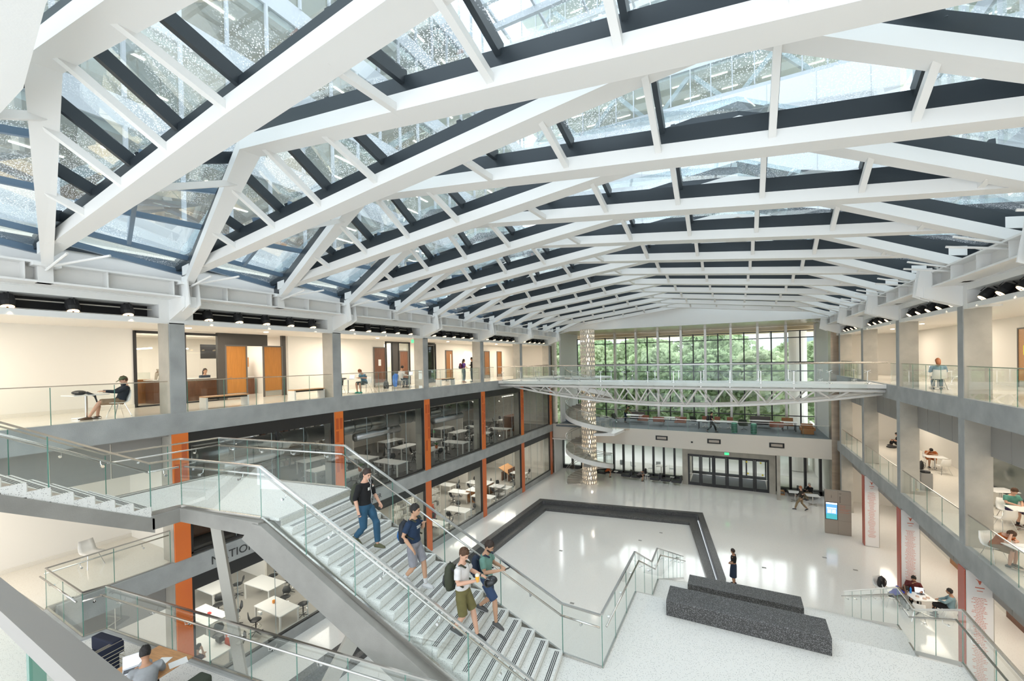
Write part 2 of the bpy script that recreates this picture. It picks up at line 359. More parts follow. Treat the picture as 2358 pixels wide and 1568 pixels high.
# far gable and soffit
struct('wall_far',MB().sweepy([(-17.2,13.85),(-17.2,15.0),(-6.5,16.75),(7.3,14.75),(7.3,13.85)],38.55,38.8),BEIGE if 0 else WHITE)
SOFF=mat('soffit_panel',(.55,.46,.30),.18,noise=.08,nscale=.7,col2=(.50,.44,.28),stretch=(.3,6,1))
struct('ceiling',B((-17.2,38.6,13.86),(7.3,47.2,13.95)),SOFF)
# ---------------- roof: alternating portal frames, struts and glazing
YP=[7.2+3.13*i for i in range(-3,11)]; YA=[8.765+3.13*i for i in range(-4,10)]
Zn=13.72
def P_at(y,x):
    if x<=.1: return V((x,y,14.0+(x+15.2)*.1209))
    t=(x-.1)/6.1; return V((x,y+1.565*t,15.85-(15.85-Zn)*t))
def A_at(y,x):
    if x>=-9.3: return V((x,y,15.75-(x+9.3)*.1065))
    t=(x+9.3)/-5.9; return V((x,y+1.565*t,15.75-(15.75-Zn)*t))
def beam(name,pts,w,z0,z1,m,parent=None):
    b=MB(); k=len(pts); vs=[]; ww=w if isinstance(w,tuple) else (w,)*k
    for i,p in enumerate(pts):
        d=(pts[min(i+1,k-1)]-pts[max(i-1,0)]); d=V((d.x,d.y,0)).normalized(); nrm=V((-d.y,d.x,0))
        for a,z in((-1,z0),(1,z0),(1,z1),(-1,z1)): q=p+nrm*(a*ww[i]/2); vs.append((q.x,q.y,p.z+z))
    fs=[(i*4+j,i*4+(j+1)%4,(i+1)*4+(j+1)%4,(i+1)*4+j) for i in range(k-1) for j in range(4)]+[(3,2,1,0),tuple((k-1)*4+j for j in range(4))]
    b.add(vs,fs); return b.build(name,m,parent)
BD=.28
LX=[-15.2,-9.3,.1,6.2]
frames=[]
for nm,ys,fn in(('P',YP,P_at),('A',YA,A_at)):
    for y in ys:
        if y<2: frames.append(None); continue
        o=beam('roof_beam',[fn(y,x) for x in([-15.3,-7,.1,6.3] if nm=='P' else [-15.3,-9.3,-2,6.3])],(.30,.50,.46,.26) if nm=='P' else (.20,.42,.50,.30),0,BD,STEELW); o['kind']='structure'
        beam('dark_gutter',[fn(y,x) for x in([-15.9,.1,7.0] if nm=='P' else [-15.9,-9.3,7.0])],.14,BD,BD+.38,DARKB,o)
        frames.append(o)
        # slot line detail under the beam is a thin plate
        if 0: beam('bottom_plate',[fn(y,x) for x in([-15.1,.1,6.1] if nm=='P' else [-15.1,-9.3,6.1])],.06,-.03,.0,STEELW,o)
def strut(a,b,par):
    a=a+V((0,0,.07)); b=b+V((0,0,.07)); MB().bar(a,b,.11,.13).build('strut',STEELW,par)
    MB().bar(a+V((.05,0,BD+.30)),b+V((.05,0,BD+.30)),.09,.24).build('glazing_bar',DARKB,par)
for j,ya in enumerate(YA):
    par=frames[len(YP)+j]
    if not par: continue
    for x in(-14.2,-12.4,-10.6,-8.8,-6.95):   # near edge high: A down to next P
        strut(A_at(ya,x),P_at(ya+1.565,x),par)
    strut(P_at(ya-1.565,-10.4),A_at(ya,-10.4),par)
    for x in(-4.95,-3.1,-1.25,.6,2.45,4.3):
        strut(P_at(ya-1.565,x),A_at(ya,x),par)
def pane(p):
    return MB().quad(*p)
GZ=V((0,0,BD+.52))
E1=lambda p,x: V((x,p.y,p.z+(0)))
for j,ya in enumerate(YA):
    if ya>38.5 or ya<2: continue
    yp0,yp1=ya-1.565,ya+1.565
    X1=[-15.9,-12.4,-9.3,-4.6,.1,3.2,6.9]
    m=MB()
    for a,b in zip(X1[:-1],X1[1:]):
        m.quad(A_at(ya,a)+GZ,A_at(ya,b)+GZ,P_at(yp1,b)+GZ,P_at(yp1,a)+GZ)
    struct('roof_glazing',m,GROOF)
    m=MB()
    for a,b in zip(X1[:-1],X1[1:]):
        m.quad(P_at(yp0,a)+GZ,P_at(yp0,b)+GZ,A_at(ya,b)+GZ,A_at(ya,a)+GZ)
    struct('roof_glazing',m,GROOF)
    # mullions of the wall side triangles
    m=MB()
    for x in(-15.1,-13.4,-11.8):
        m.bar(P_at(yp0,x)+GZ-V((0,0,.05)),A_at(ya,x)+GZ-V((0,0,.05)),.1,.14)
    m.bar(P_at(yp0,-14.9)*.5+A_at(ya,-14.9)*.5+GZ-V((0,0,.1)),P_at(yp0,-10.2)+GZ-V((0,0,.1)),.09,.16)
    m.bar(P_at(yp0,-15.9)+GZ-V((0,0,.1)),A_at(ya,-15.9)+GZ-V((0,0,.1)),.12,.16)
    struct('roof_mullion',m,BLUEM)
    m=MB()
    m.bar(A_at(ya,5.6)*.5+P_at(yp1,5.6)*.5+GZ-V((0,0,.1)),P_at(yp1,1.6)+GZ-V((0,0,.1)),.09,.16)
    m.bar(A_at(ya,6.8)+GZ-V((0,0,.1)),P_at(yp1,6.8)+GZ-V((0,0,.1)),.12,.16); m.bar(P_at(yp0,6.8)+GZ-V((0,0,.1)),A_at(ya,6.8)+GZ-V((0,0,.1)),.12,.16)
    struct('roof_mullion',m,DARKB)
struct('ceiling',MB().prism([(-9.9,2.16),(-8.6,2.12),(-6.4,1.76),(0,1.2),(9,1.2),(9,-6),(-17,-6),(-17,2.0)],14.98,15.5),WHITE)
# node brackets and small brace rods
for yp in YP[2:]:
    for x,s,y in((-15.45,1,yp),(6.35,-1,yp+1.565)):
        nb=struct('node_post',MB().box((x-.12,y-.14,13.3),(x+.12,y+.14,13.78)).box((x-.28,y-.25,13.7),(x+.28,y+.25,13.78)),STEELW)
        r=MB(); r.tube([(x+s*.15,y,13.7),(x+s*1.6,y+.75*(1 if s>0 else -1),13.95)],.03); r.tube([(x+s*.15,y,13.62),(x+s*1.5,y,13.86)],.03); r.build('brace_rod',STEELW,nb)
# ---------------- buildings seen through the roof
FAC=mat('tower_panel',(.60,.63,.66),.5,noise=.1,nscale=.6); TAN=mat('tower_tan_wall',(.62,.42,.28),.7); TGL=glass('tower_glass',(.78,.87,.90),.08,base=.05)
LITC=mat('lit_ceiling',(.85,.82,.72),.6)
def tower(x,s,lab):
    t=sroot('tower',(x,0,0))
    for k in range(6):
        z=16.2+k*4.6
        w=MB().box((x,-14,z),(x+s*.3,46,z+1.15)); w.build('spandrel',FAC,t,world=True)
        MB().box((x+s*.3,-14,z-.3),(x+s*7,46,z)).build('ceiling_panel',LITC,t,world=True)
        MB().box((x+s*7,-14,z),(x+s*7.2,46,z+4.3)).build('back_wall',TAN if k%2==0 else WALLW,t,world=True)
        MB().quad((x+s*.1,-14,z+1.15),(x+s*.1,46,z+1.15),(x+s*.1,46,z+4.6),(x+s*.1,-14,z+4.6)).build('glazing',TGL,t,world=True)
        m=MB()
        for y in range(-14,46,2): m.box((x-s*.06,y,z+1.15),(x+s*.12,y+.12,z+4.6))
        m.build('mullion',FAC,t,world=True)
        m=MB()
        for y in range(-12,46,4):
            m.box((x+s*2,y,z-.34),(x+s*2.12,y+1.6,z-.3))
            m.box((x+s*4.6,y+2,z-.34),(x+s*4.72,y+3.6,z-.3))
        m.build('light_strip',LAMPW,t,world=True)
        m=MB()
        for y in range(-14,46,9): m.bar((x+s*1.4,y,z),(x+s*1.4,y+5,z+4.3),.4,.4)
        m.build('diagonal_brace',STEELW,t,world=True)
    return t
tower(-21.5,-1,''); tower(12.5,1,'')
wp=struct('parapet_wall',B((-22,49,14),(13,49.6,37.7)),mat('parapet_white',(.86,.88,.92),.5))
m=MB()
for i in range(9): m.box((-21+i*4,48.97,13),(-20.95+i*4,49,37.7))
m.build('joint',FAC,wp)
t=sroot('far_tower')
for k in range(5):
    z=37.7+k*4.4
    MB().box((-24,50,z),(15,50.4,z+.9)).build('spandrel',FAC,t)
    MB().quad((-24,50.1,z+.9),(15,50.1,z+.9),(15,50.1,z+4.4),(-24,50.1,z+4.4)).build('glazing',TGL,t)
    MB().box((-24,58,z),(15,58.2,z+4.4)).build('back_wall',WALLW,t)
    MB().box((-24,50.4,z-.2),(15,58,z)).build('ceiling_panel',LITC,t)
    m=MB()
    for x in range(-22,14,4): m.box((x,52,z-.26),(x+1.6,52.1,z-.2)).box((x+1,55,z-.26),(x+2.6,55.1,z-.2))
    m.build('light_strip',LAMPW,t)
    m=MB()
    for x in range(-24,15,2): m.box((x,49.9,z+.9),(x+.1,50.1,z+4.4))
    m.build('mullion',FAC,t)
    m=MB()
    for x in range(-24,14,8): m.bar((x,51,z),(x+4,51,z+4.4),.45,.45); m.bar((x+8,51,z),(x+4,51,z+4.4),.45,.45)
    m.build('diagonal_brace',STEELW,t)
# high trellis roof between the towers
m=MB()
for y in range(-12,48,3): m.box((-21,y,43),(12,y+.35,43.6))
for x in range(-20,12,4): m.box((x,-12,43.6),(x+.2,48,43.9))
struct('trellis_roof',m,FAC)
# ---------------- far end: window wall, mezzanine, portal
wn=sroot('window_1',(-4,45.5,9))
MB().quad((-15.6,45.5,Z2),(6.2,45.5,Z2),(6.2,45.5,13.85),(-15.6,45.5,13.85)).build('glass_pane',GW,wn,world=True)
m=MB(); m2=MB(); xs=[-15.6,-14.2]+[-12.44+1.096*i for i in range(18)]
for i,x in enumerate(xs):
    if i%2==1: m2.box((x-.1,45.0,Z2),(x+.1,45.5,13.85))
    else: m.box((x-.05,45.35,Z2),(x+.05,45.55,13.4))
for z in(Z2+.02,Z2+.9,9.75,10.55,12.75,13.35): m.box((-15.6,45.4,z-.04),(6.2,45.52,z+.04))
m.build('dark_mullion',DARK,wn,world=True); m2.build('mullion_fin',STEELP if 0 else mat('pale_mullion',(.6,.58,.55),.3,metal=.5),wn,world=True)
struct('wall_far',MB().box((6.2,39.6,Z2),(6.35,45.6,13.86)).box((-15.75,40.3,Z2),(-15.6,45.6,13.86)),WHITE)
struct('floor',B((-15.6,38.75,Z2-.15),(6.2,45.5,Z2)),CARP)
struct('wall_far',MB().box((-12.5,38.6,3.4),(6.2,38.75,Z2+.06)).box((-16,38.9,3.4),(-12.5,39.1,Z2+.06)),BEIGE)
struct('ceiling',B((-16,38.7,3.38),(6.2,46,3.5)),CEIL)
# small framed vents and exit sign on the mezzanine band
for px,lab in((-5.75,'left'),(-1.65,'middle'),(2.75,'right')):
    t=thing('framed_vent','black framed rectangular grille on the beige balcony band, %s of three'%lab,'vent',(px,38.6,4.2),group='three grilles on the balcony band')
    MB().box((-.5,-.03,-.19),(.5,0,.19)).build('frame',BLACK,t); MB().box((-.38,-.04,-.1),(.38,-.03,.1)).build('grille',TAUPE,t)
tag(B((-3.4,38.57,3.95),(-3.25,38.6,4.07)).build('sensor_box',BLACK),'small black sensor box on the beige balcony band','sensor')
def exit_sign(loc,rz,lab):
    t=thing('exit_sign',lab,'exit sign',loc,rz); MB().box((-.17,-.03,-.1),(.17,.03,.1)).build('housing',PAPER,t)
    MB().box((-.16,-.034,-.09),(.16,-.03,.09)).build('lit_face',EXITG,t)
    txt(t,'EXIT',(-.12,-.037,-.05),.13,PAPER,'lettering')
def txt(par,s,loc,size,m,name='lettering',rot=(PI/2,0,0),align='LEFT',ext=.002):
    c=bpy.data.curves.new(name,'FONT'); c.body=s; c.size=size; c.extrude=ext; c.align_x=align; c.resolution_u=3
    tmp=bpy.data.objects.new('tmp',c); COL.objects.link(tmp); dg=bpy.context.evaluated_depsgraph_get(); me=bpy.data.meshes.new_from_object(tmp.evaluated_get(dg)); bpy.data.objects.remove(tmp)
    me.materials.clear(); me.materials.append(m)
    o=bpy.data.objects.new(name,me); COL.objects.link(o); o.location=loc; o.rotation_euler=rot
    if par: o.parent=par
    return o
exit_sign((-.75,39.97,2.98),0,'green EXIT sign above the dark entrance doors')
# concrete portal and six door leaves
YD=40.15
struct('door_frame_wall',MB().box((-4.25,YD-.15,0),(-3.8,YD+.6,3.4)).box((2.3,YD-.15,0),(2.75,YD+.6,3.4)).box((-3.8,YD-.15,2.72),(2.3,YD+.6,3.4)),CONCW)
struct('trim_7',B((2.72,38.45,0),(2.95,38.62,3.42)),CONCW)
dr=sroot('door_1',(-.75,YD,0))
m=MB()
for i in range(7): x=-3.8+i*1.0167; w=.07 if i%2==0 else .045; m.box((x-w,YD-.06,0),(x+w,YD+.06,2.72))
m.box((-3.8,YD-.06,2.6),(2.3,YD+.06,2.72)); m.build('door_frame',DARK,dr,world=True)
for i in range(6):
    x0=-3.8+i*1.0167+.06; x1=x0+.9
    l=MB(); l.box((x0,YD-.03,0),(x1,YD+.03,.25)).box((x0,YD-.03,2.5),(x1,YD+.03,2.6)).box((x0,YD-.03,.25),(x0+.08,YD+.03,2.5)).box((x1-.08,YD-.03,.25),(x1,YD+.03,2.5)); lf=l.build('door_leaf',DARK,dr,world=True)
    MB().quad((x0+.08,YD,.25),(x1-.08,YD,.25),(x1-.08,YD,2.5),(x0+.08,YD,2.5)).build('door_glass',GW,lf)
    MB().tube([(x0+.06,YD-.1,1.02),(x1-.06,YD-.1,1.02)],.02).box((x0+.4,YD-.12,.99),(x1-.1,YD-.08,1.05)).build('push_bar',STEEL,lf)
for x,z in((.72,2.4),(1.72,2.4),(.8,1.45),(1.85,1.42)):
    tag(MB().cyl((x,YD-.05,z),(x,YD-.06,z),.07).build('door_sticker',mat('yellow_sticker',(.75,.6,.05),.5)),'yellow sticker on the entrance door glass, %s'%('upper row' if z>2 else 'lower row')+(', nearer centre' if x<1.2 else ', nearer right edge'),'sticker')
# vestibule behind with its own outer doors and mat
m=MB()
for i in range(5): x=-3.8+i*1.52; m.box((x-.06,44.2,0),(x+.06,44.3,2.9))
m.box((-3.8,44.2,0),(2.3,44.3,.25)).box((-3.8,44.2,2.55),(2.3,44.3,2.9)).box((-3.8,44.2,1.9),(2.3,44.25,1.96))
struct('door_2',m,DARK); struct('floor_mat',B((-3.7,40.5,.0),(2.2,44.1,.012)),mat('entry_mat',(.14,.15,.16),.95))
struct('wall_far',MB().box((-3.95,YD+.5,0),(-3.82,44.3,3.4)).box((2.32,YD+.5,0),(2.45,44.3,3.4)),WALLW)
# storefront windows either side
w2=sroot('window_2',(-8,41.4,0))
m=MB(); xs=[-12.5+i*.93 for i in range(10)]
for x in xs: m.box((x-.075,41.2,0),(x+.075,41.6,3.4))
m.box((-12.5,41.2,0),(-4.2,41.6,.3)).box((-12.5,41.2,3.3),(-4.2,41.6,3.4)); m.build('dark_mullion',DARK,w2,world=True)
MB().quad((-12.5,41.5,.3),(-4.2,41.5,.3),(-4.2,41.5,3.3),(-12.5,41.5,3.3)).build('glass_pane',GW,w2,world=True)
w3=sroot('window_3',(4,40.9,0))
m=MB()
for x in(2.85,3.85,4.85,5.85,7.0): m.box((x-.085,40.9,0),(x+.085,41.3,3.4))
m.box((2.8,40.9,0),(7,41.3,.35)); m.build('dark_mullion',DARK,w3,world=True)
MB().quad((2.8,41.2,.35),(7,41.2,.35),(7,41.2,3.4),(2.8,41.2,3.4)).build('glass_pane',GW,w3,world=True)
struct('wall_far',B((6.5,41.3,0),(6.7,52,4.5)),WALLW)
w4=sroot('window_4',(-15,41,0))
m=MB()
for x in(-15.9,-14.9,-13.9): m.box((x-.07,41.2,0),(x+.07,41.6,2.9))
m.box((-16,41.2,0),(-13,41.6,.35)).box((-16,41.2,2.85),(-12.5,41.6,3.4)); m.build('dark_mullion',DARK,w4,world=True)
MB().quad((-16,41.5,.3),(-12.5,41.5,.3),(-12.5,41.5,3.3),(-16,41.5,3.3)).build('glass_pane',GW,w4,world=True)
struct('wall_far',MB().box((-16.0,39.1,0),(-15.9,41.2,3.4)),WHITE)
# outside: plaza, trees, distant buildings
struct('plaza',MB().quad((-70,45.9,-.05),(70,45.9,-.05),(90,160,-.05),(-90,160,-.05)).quad((-16,41.6,-.04),(7,41.6,-.04),(7,45.9,-.04),(-16,45.9,-.04)),PAVE)
struct('lawn',MB().quad((-60,62,0),(60,62,0),(90,120,.5),(-90,120,.5)),mat('grass',(.32,.45,.16),.9,noise=.3,nscale=2))
tag(MB().loft([(5.35,49.5,0),(5.35,49.5,15)],[.75,.75],n=24).build('round_column',WALLW),'white round column standing outside the right end of the glass wall','column')
struct('canopy',B((-17,46,13.5),(9,52,13.8)),mat('tan_canopy',(.75,.55,.36),.6))
bd=thing('office_building','distant white building with dark window bands beyond the trees','building',(18,122,0))
MB().box((-24,-6,0),(20,12,31)).build('wall',mat('pale_building',(.85,.85,.86),.7),bd)
m=MB()
for k in range(6): m.box((-8,-6.2,11+k*3.2),(19,-6,12.2+k*3.2))
m.build('window_band',mat('blue_window',(.35,.42,.5),.2),bd)
MB().loft([(-16,-9,0),(-16,-9,33)],[6,6],n=28).build('stair_tower',mat('pale_building',(.85,.85,.86),.7),bd)
def leafy(rn,h,w,mt,par):
    m=MB()
    for i in range(3400):
        a=rn.random()*2*PI; z=h*(.10+.9*rn.random()**.8); t_=(z/h-.1)/.9; R_=w*.5*math.sqrt(max(.03,1-(2*t_-.85)**2/1.4)); r=R_*rn.random()**.35*(1+.18*math.sin(a*5+z*1.3)); c=V((r*math.cos(a),r*math.sin(a),z)); s_=rn.uniform(.25,.48)
        u=V((rn.uniform(-1,1),rn.uniform(-1,1),rn.uniform(-1,1))).normalized(); v=u.orthogonal().normalized(); m.quad(c+u*s_,c+v*s_*.7,c-u*s_,c-v*s_*.7)
    return m
    for i in range(26):
        a=rn.random()*2*PI; r=w*.36*math.sqrt(rn.random()); z=h*(.35+.5*rn.random()); q=w*(.16+.16*rn.random())
        c=V((r*math.cos(a),r*math.sin(a),z)); n0=len(m.v); m.ell(c,(q,q,q*.8),n=10,k=7)
        for t in range(n0,len(m.v)):
            p=V(m.v[t]); d=p-c; f=1+.25*math.sin(p.x*3.1+p.z*4.3)*math.sin(p.y*3.7+p.z*2)+.12*rn.uniform(-1,1); m.v[t]=tuple(c+d*f)
    return m
def mktree(s):
    def f():
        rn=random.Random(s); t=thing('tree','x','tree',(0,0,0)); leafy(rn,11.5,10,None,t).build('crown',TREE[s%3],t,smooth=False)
        MB().loft([(0,0,0),(.1,0,3),(0,.1,7)],[.35,.25,.15]).build('trunk',BARK,t); return t
    return f
TK=[Kind(mktree(i)) for i in range(4)]
rn=random.Random(3); q=0
for row,(y,n,x0,x1,h) in enumerate(((60,8,-40,13,1.0),(74,7,-48,20,1.2),(90,7,-54,26,1.42))):
    for i in range(n):
        x=x0+(x1-x0)*(i+.5)/n+rn.uniform(-1.5,1.5)
        if y>70 and x>2: hh=h*.72
        else: hh=h
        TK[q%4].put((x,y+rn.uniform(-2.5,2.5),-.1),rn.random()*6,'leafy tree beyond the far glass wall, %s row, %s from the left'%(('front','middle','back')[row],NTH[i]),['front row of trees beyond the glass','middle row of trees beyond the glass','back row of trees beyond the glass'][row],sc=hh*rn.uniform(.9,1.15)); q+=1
lp=thing('street_lamp','white street lamp with a round flat head outside the glass wall','lamp',(2.4,58,0)); MB().tube([(0,0,0),(0,0,8.0)],.16).build('pole',WHITE,lp); MB().lathe((0,0,8.0),[(1.1,0),(1.1,.12),(.2,.2)],20).build('lamp_head',WHITE,lp)
# ---------------- railings
def P2(s,n,z): return V((-8.37+.989*s-.146*n,5.52+.146*s+.989*n,z))
def railing(name,label,pts,h=1.05,gl=1.25,hand=None,cat='railing',post=False,cw=.05,ch=.035,group=None,end=True,shoe=True,hz=.86):
    """glass balustrade along base points; hand: side offset of a second grab rail"""
    pts=[V(p) for p in pts]; c=pts[0]; t=thing(name,label,cat,c,0,group); up=V((0,0,h))
    sh=MB(); cap=MB(); hd=MB()
    for a,b in zip(pts[:-1],pts[1:]):
        L=(b-a); lh=V((L.x,L.y,0)); n=max(1,round(lh.length/gl)); d=lh.normalized(); w=V((-d.y,d.x,0))
        for i in range(n):
            p=a+L*(i/n)+d*.006; q=a+L*((i+1)/n)-d*.006
            m=MB(); vs=[]
            for e in(p,q):
                for s_ in(-.007,.007):
                    for z in(V((0,0,-.08)),up-V((0,0,.02))): vs.append(e+w*s_+z-c)
            m.add(vs,[(0,2,3,1),(4,5,7,6),(0,1,5,4),(2,6,7,3),(1,3,7,5),(0,4,6,2)])
            g=m.build('glass_panel',GR,t)
            if n>0:
                MB().bar(p+V((0,0,-.05))-c,p+up-V((0,0,.03))-c,.016,.012,up=tuple(w)).build('panel_edge',GREDGE,g)
        if shoe: sh.bar(a-c+V((0,0,-.03)),b-c+V((0,0,-.03)),.045,.09)
        cap.bar(a+up-c,b+up-c,cw,ch)
        if hand:
            o=w*hand; p=a+o+V((0,0,hz))-c; q=b+o+V((0,0,hz))-c; hd.tube([p,q],.021)
    if shoe: sh.build('base_shoe',STEEL,t)
    cap.build('cap_rail',STEEL,t)
    if hand:
        ho=hd.build('hand_rail',STEEL,t,smooth=True)
        for a,b in zip(pts[:-1],pts[1:]):
            L=b-a; d=V((L.x,L.y,0)); n=max(1,round(d.length/1.25)); d.normalize(); w=V((-d.y,d.x,0))
            for i in range(n):
                p=a+L*((i+.5)/n)-c; m=MB(); m.tube([p+w*hand+V((0,0,hz-.02)),p+w*hand*.9+V((0,0,hz-.09)),p+w*.01*(1 if hand>0 else -1)+V((0,0,hz-.12))],.008,6)
                m.cyl(p+V((0,0,hz-.12))-w*.02,p+V((0,0,hz-.12))+w*.02,.028,10); m.build('bracket',CHROME,ho)
    return t
ORD=['first','second','third','fourth','fifth','sixth']
for k in range(-1,5):
    y0=YC[k]+.5 if k>=0 else -1; y1=YC[k+1]-.05
    if k==3: y1=27.7
    railing('glass_railing','glass railing of the left upper gallery '+('in front of the seated person in the cap' if k<0 else 'between its %s and %s concrete columns'%(ORD[k],ORD[k+1])),[(XL-.06,y0,Z3),(XL-.06,y1,Z3)],cw=.03,ch=.03,shoe=False)
railing('glass_railing','glass railing of the left upper gallery between the curved bridge and the far end',[(XL-.06,31.4,Z3),(XL-.06,39.0,Z3)],cw=.03,ch=.03)
for k in range(-1,5):
    y0=YCR[k]+.55 if k>=0 else 1; y1=YCR[k+1]-.03
    if k==3: y1=26.6
    if k==4: y0=31.6
    railing('glass_railing','glass railing of the right upper gallery '+('nearest the camera' if k<0 else 'between its %s and %s concrete columns'%(ORD[k],ORD[k+1])),[(XR+.06,y0,Z3),(XR+.06,y1,Z3)],cw=.03,ch=.03,shoe=False)
    railing('glass_railing','glass railing of the right middle gallery '+('nearest the camera' if k<0 else 'between its %s and %s concrete columns'%(ORD[k],ORD[k+1])),[(XR+.06,y0 if k!=4 else YCR[4]+.6,Z2),(XR+.06,YCR[k+1]-.03,Z2)],cw=.03,ch=.03,shoe=False)
railing('glass_railing','glass railing on the right upper gallery beside the right end of the curved bridge',[(XR+.06,31.7,Z3),(XR+.06,38.5,Z3)],cw=.03,ch=.03)
# ---------------- main stair: one concrete thing with its steps
ang=math.atan2(.146,.989)
st=thing('concrete_staircase','concrete and terrazzo staircase with mid landing, people walking down it','staircase',(-8.37,5.52,0),ang)
TR,RS=.30,3.15/19
prof=[(-.3,7.66)]
body=MB(); body.add([(x,y,z) for y in(-.30,2.35) for x,z in((-.45,7.90),(-.2,7.88),(5.45,4.62),(5.45,4.3),(4.9,4.3),(-.75,7.55))],[(0,1,2,3,4,5),(11,10,9,8,7,6)]+[(i,6+i,6+(i+1)%6,(i+1)%6) for i in range(6)]); 
body.build('stair_beam',CONCD,st,bev=.01)
for i in range(18):
    z=7.96-(i+1)*RS; s=i*TR
    m=MB().add([(x,y,q) for y in(.0,2.08) for x,q in((s-.0,z),(s+TR+.02,z),(s+TR+.02,z-.05),(s+TR,z-RS-.1),(s,z-.1))],[(0,1,2,3,4),(9,8,7,6,5)]+[(j,5+j,5+(j+1)%5,(j+1)%5) for j in range(5)])
    o=m.build('step',TERS,st)
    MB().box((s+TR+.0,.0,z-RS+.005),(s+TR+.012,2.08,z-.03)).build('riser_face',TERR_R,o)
    MB().box((s+TR-.13,.06,z),(s+TR-.112,2.02,z+.003)).box((s+TR-.095,.06,z),(s+TR-.077,2.02,z+.003)).box((s+TR-.06,.06,z),(s+TR-.042,2.02,z+.003)).build('grip_strip',RUB,o)
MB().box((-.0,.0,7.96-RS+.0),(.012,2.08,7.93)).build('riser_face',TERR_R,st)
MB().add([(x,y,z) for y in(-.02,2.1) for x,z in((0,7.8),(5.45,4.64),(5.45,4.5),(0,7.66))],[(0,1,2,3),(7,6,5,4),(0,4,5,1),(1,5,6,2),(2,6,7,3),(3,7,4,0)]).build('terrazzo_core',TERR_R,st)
iv=Matrix.Rotation(-ang,3,'Z')
def loc(p): q=iv@(V((p[0],p[1],0))-V((-8.37,5.52,0))); return (q.x,q.y)
LP=[(-13.45,4.45),(-11.15,4.45),(-11.15,4.98),(-8.62,5.20),(-8.85,7.75),(-13.45,7.10)]
MB().prism([loc(p) for p in LP],7.62,7.93).build('landing_slab',CONCD,st,bev=.01)
LPI=[(-13.33,4.45),(-11.27,4.45),(-11.27,5.1),(-8.40,5.5),(-8.70,7.58),(-13.33,6.98)]
MB().prism([loc(p) for p in LPI],7.9,7.96).build('landing_floor',TERS,st)
# upper flight down from the top floor
for i in range(10):
    z=7.96+(i+1)*.166; y1=4.45-i*.3; x0,x1=-13.3,-11.17
    m=MB(); m.prism([loc(p) for p in((x0,y1-.3),(x1,y1-.3),(x1,y1),(x0,y1))],z-.26,z); o=m.build('step',TERS,st)
    g=MB()
    for q in(.05,.085,.12): g.prism([loc(p) for p in((x0+.06,y1-q-.015),(x1-.06,y1-q-.015),(x1-.06,y1-q),(x0+.06,y1-q))],z,z+.003)
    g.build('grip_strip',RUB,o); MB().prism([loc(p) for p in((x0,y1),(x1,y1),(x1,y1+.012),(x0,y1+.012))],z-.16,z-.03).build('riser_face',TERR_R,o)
def wpt(x,y,z): q=loc((x,y)); return (q[0],q[1],z)
u=MB(); 
A_=[wpt(-13.45,4.5,7.86),wpt(-13.45,1.4,9.50),wpt(-13.45,1.4,9.2),wpt(-13.45,4.5,7.45)]; B_=[wpt(-11.15,4.5,7.86),wpt(-11.15,1.4,9.50),wpt(-11.15,1.4,9.2),wpt(-11.15,4.5,7.55)]
u.add(A_+B_,[(0,1,2,3),(7,6,5,4),(0,4,5,1),(1,5,6,2),(2,6,7,3),(3,7,4,0)]); u.build('stair_beam',CONCD,st)
# V shaped leaning legs
base=V((-10.76,6.46,0))
def legm(top,w0,w1):
    return MB().loft([(*loc(base),0.0),(*loc(top),top[2])],[(w0,w0),(w1,w1*1.1)],n=4)
legm((-10.35,5.3,7.62),.17,.12).build('leaning_leg',mat('leg_paint',(.52,.50,.45),.45),st)
legm((-6.5,6.0,6.2),.17,.19).build('leaning_leg',mat('leg_paint',(.52,.50,.45),.45),st)
railing('glass_railing','glass and steel railing on the near side of the staircase, in front of the people',[(-11.2,1.4,9.72),(-11.2,4.45,8.0),(-11.2,5.03,7.98),(-8.72,5.33,7.98),P2(5.45,-.13,4.85)],hand=.09,h=1.06)
railing('glass_railing','glass and steel railing on the far side of the staircase, behind the people',[(-13.38,1.4,9.72),(-13.38,4.45,8.0),(-13.38,6.98,7.98),(-8.85,7.60,7.98),P2(5.4,2.17,4.86),(-2.5,8.45,4.83)],hand=-.09,h=1.06)
# ---------------- second floor platform, terrace and bleacher stair
PL=[(-25.5,-6),(-25.5,4.1),(-13.62,4.05),(-13.5,4.44),(-3.4,5.62),(-3.05,6.3),(-3.35,8.5),(-2.46,8.5),(-2.46,11.65),(4.02,11.65),(4.02,-6)]
struct('floor',MB().prism(PL,Z2-.1,Z2),TERR)
EDG=[(-16.05,4.1),(-13.6,4.02),(-13.52,4.46),(-3.3,5.66),(-3.2,5.3),(-13.2,4.15),(-13.3,3.7),(-16.05,3.75)]
struct('trim_8',MB().prism(EDG,Z2-.45,Z2-.02),CONC)
struct('trim_8',MB().prism([(-16.05,4.12),(-13.64,4.07),(-13.54,4.49),(-3.3,5.69),(-3.3,5.55),(-13.42,4.35),(-13.52,3.92),(-16.05,3.98)],Z2-.03,Z2+.04),CONC)
struct('ceiling',B((-13.2,-6,Z2-.5),(-3.5,3.8,Z2-.12)),CEIL)
bl=thing('bleacher_stair','broad white terrazzo stair and terraces dropping from the bench level to the ground floor','staircase',(.8,11.65,0))
def stairblock(y0,z0,n,tr,rs,x0,x1):
    m=MB()
    for i in range(n): m.box((x0,y0+i*tr,max(0,z0-(i+1)*rs-.6)),(x1,y0+(i+1)*tr,z0-(i+1)*rs))
    return m
stairblock(11.65,Z2,8,.28,.17,-2.46,4.02).build('upper_steps',TERR,bl,world=True)
MB().box((-2.46,13.6,3.25),(4.02,15.35,3.45)).build('middle_terrace',TERR,bl,world=True)
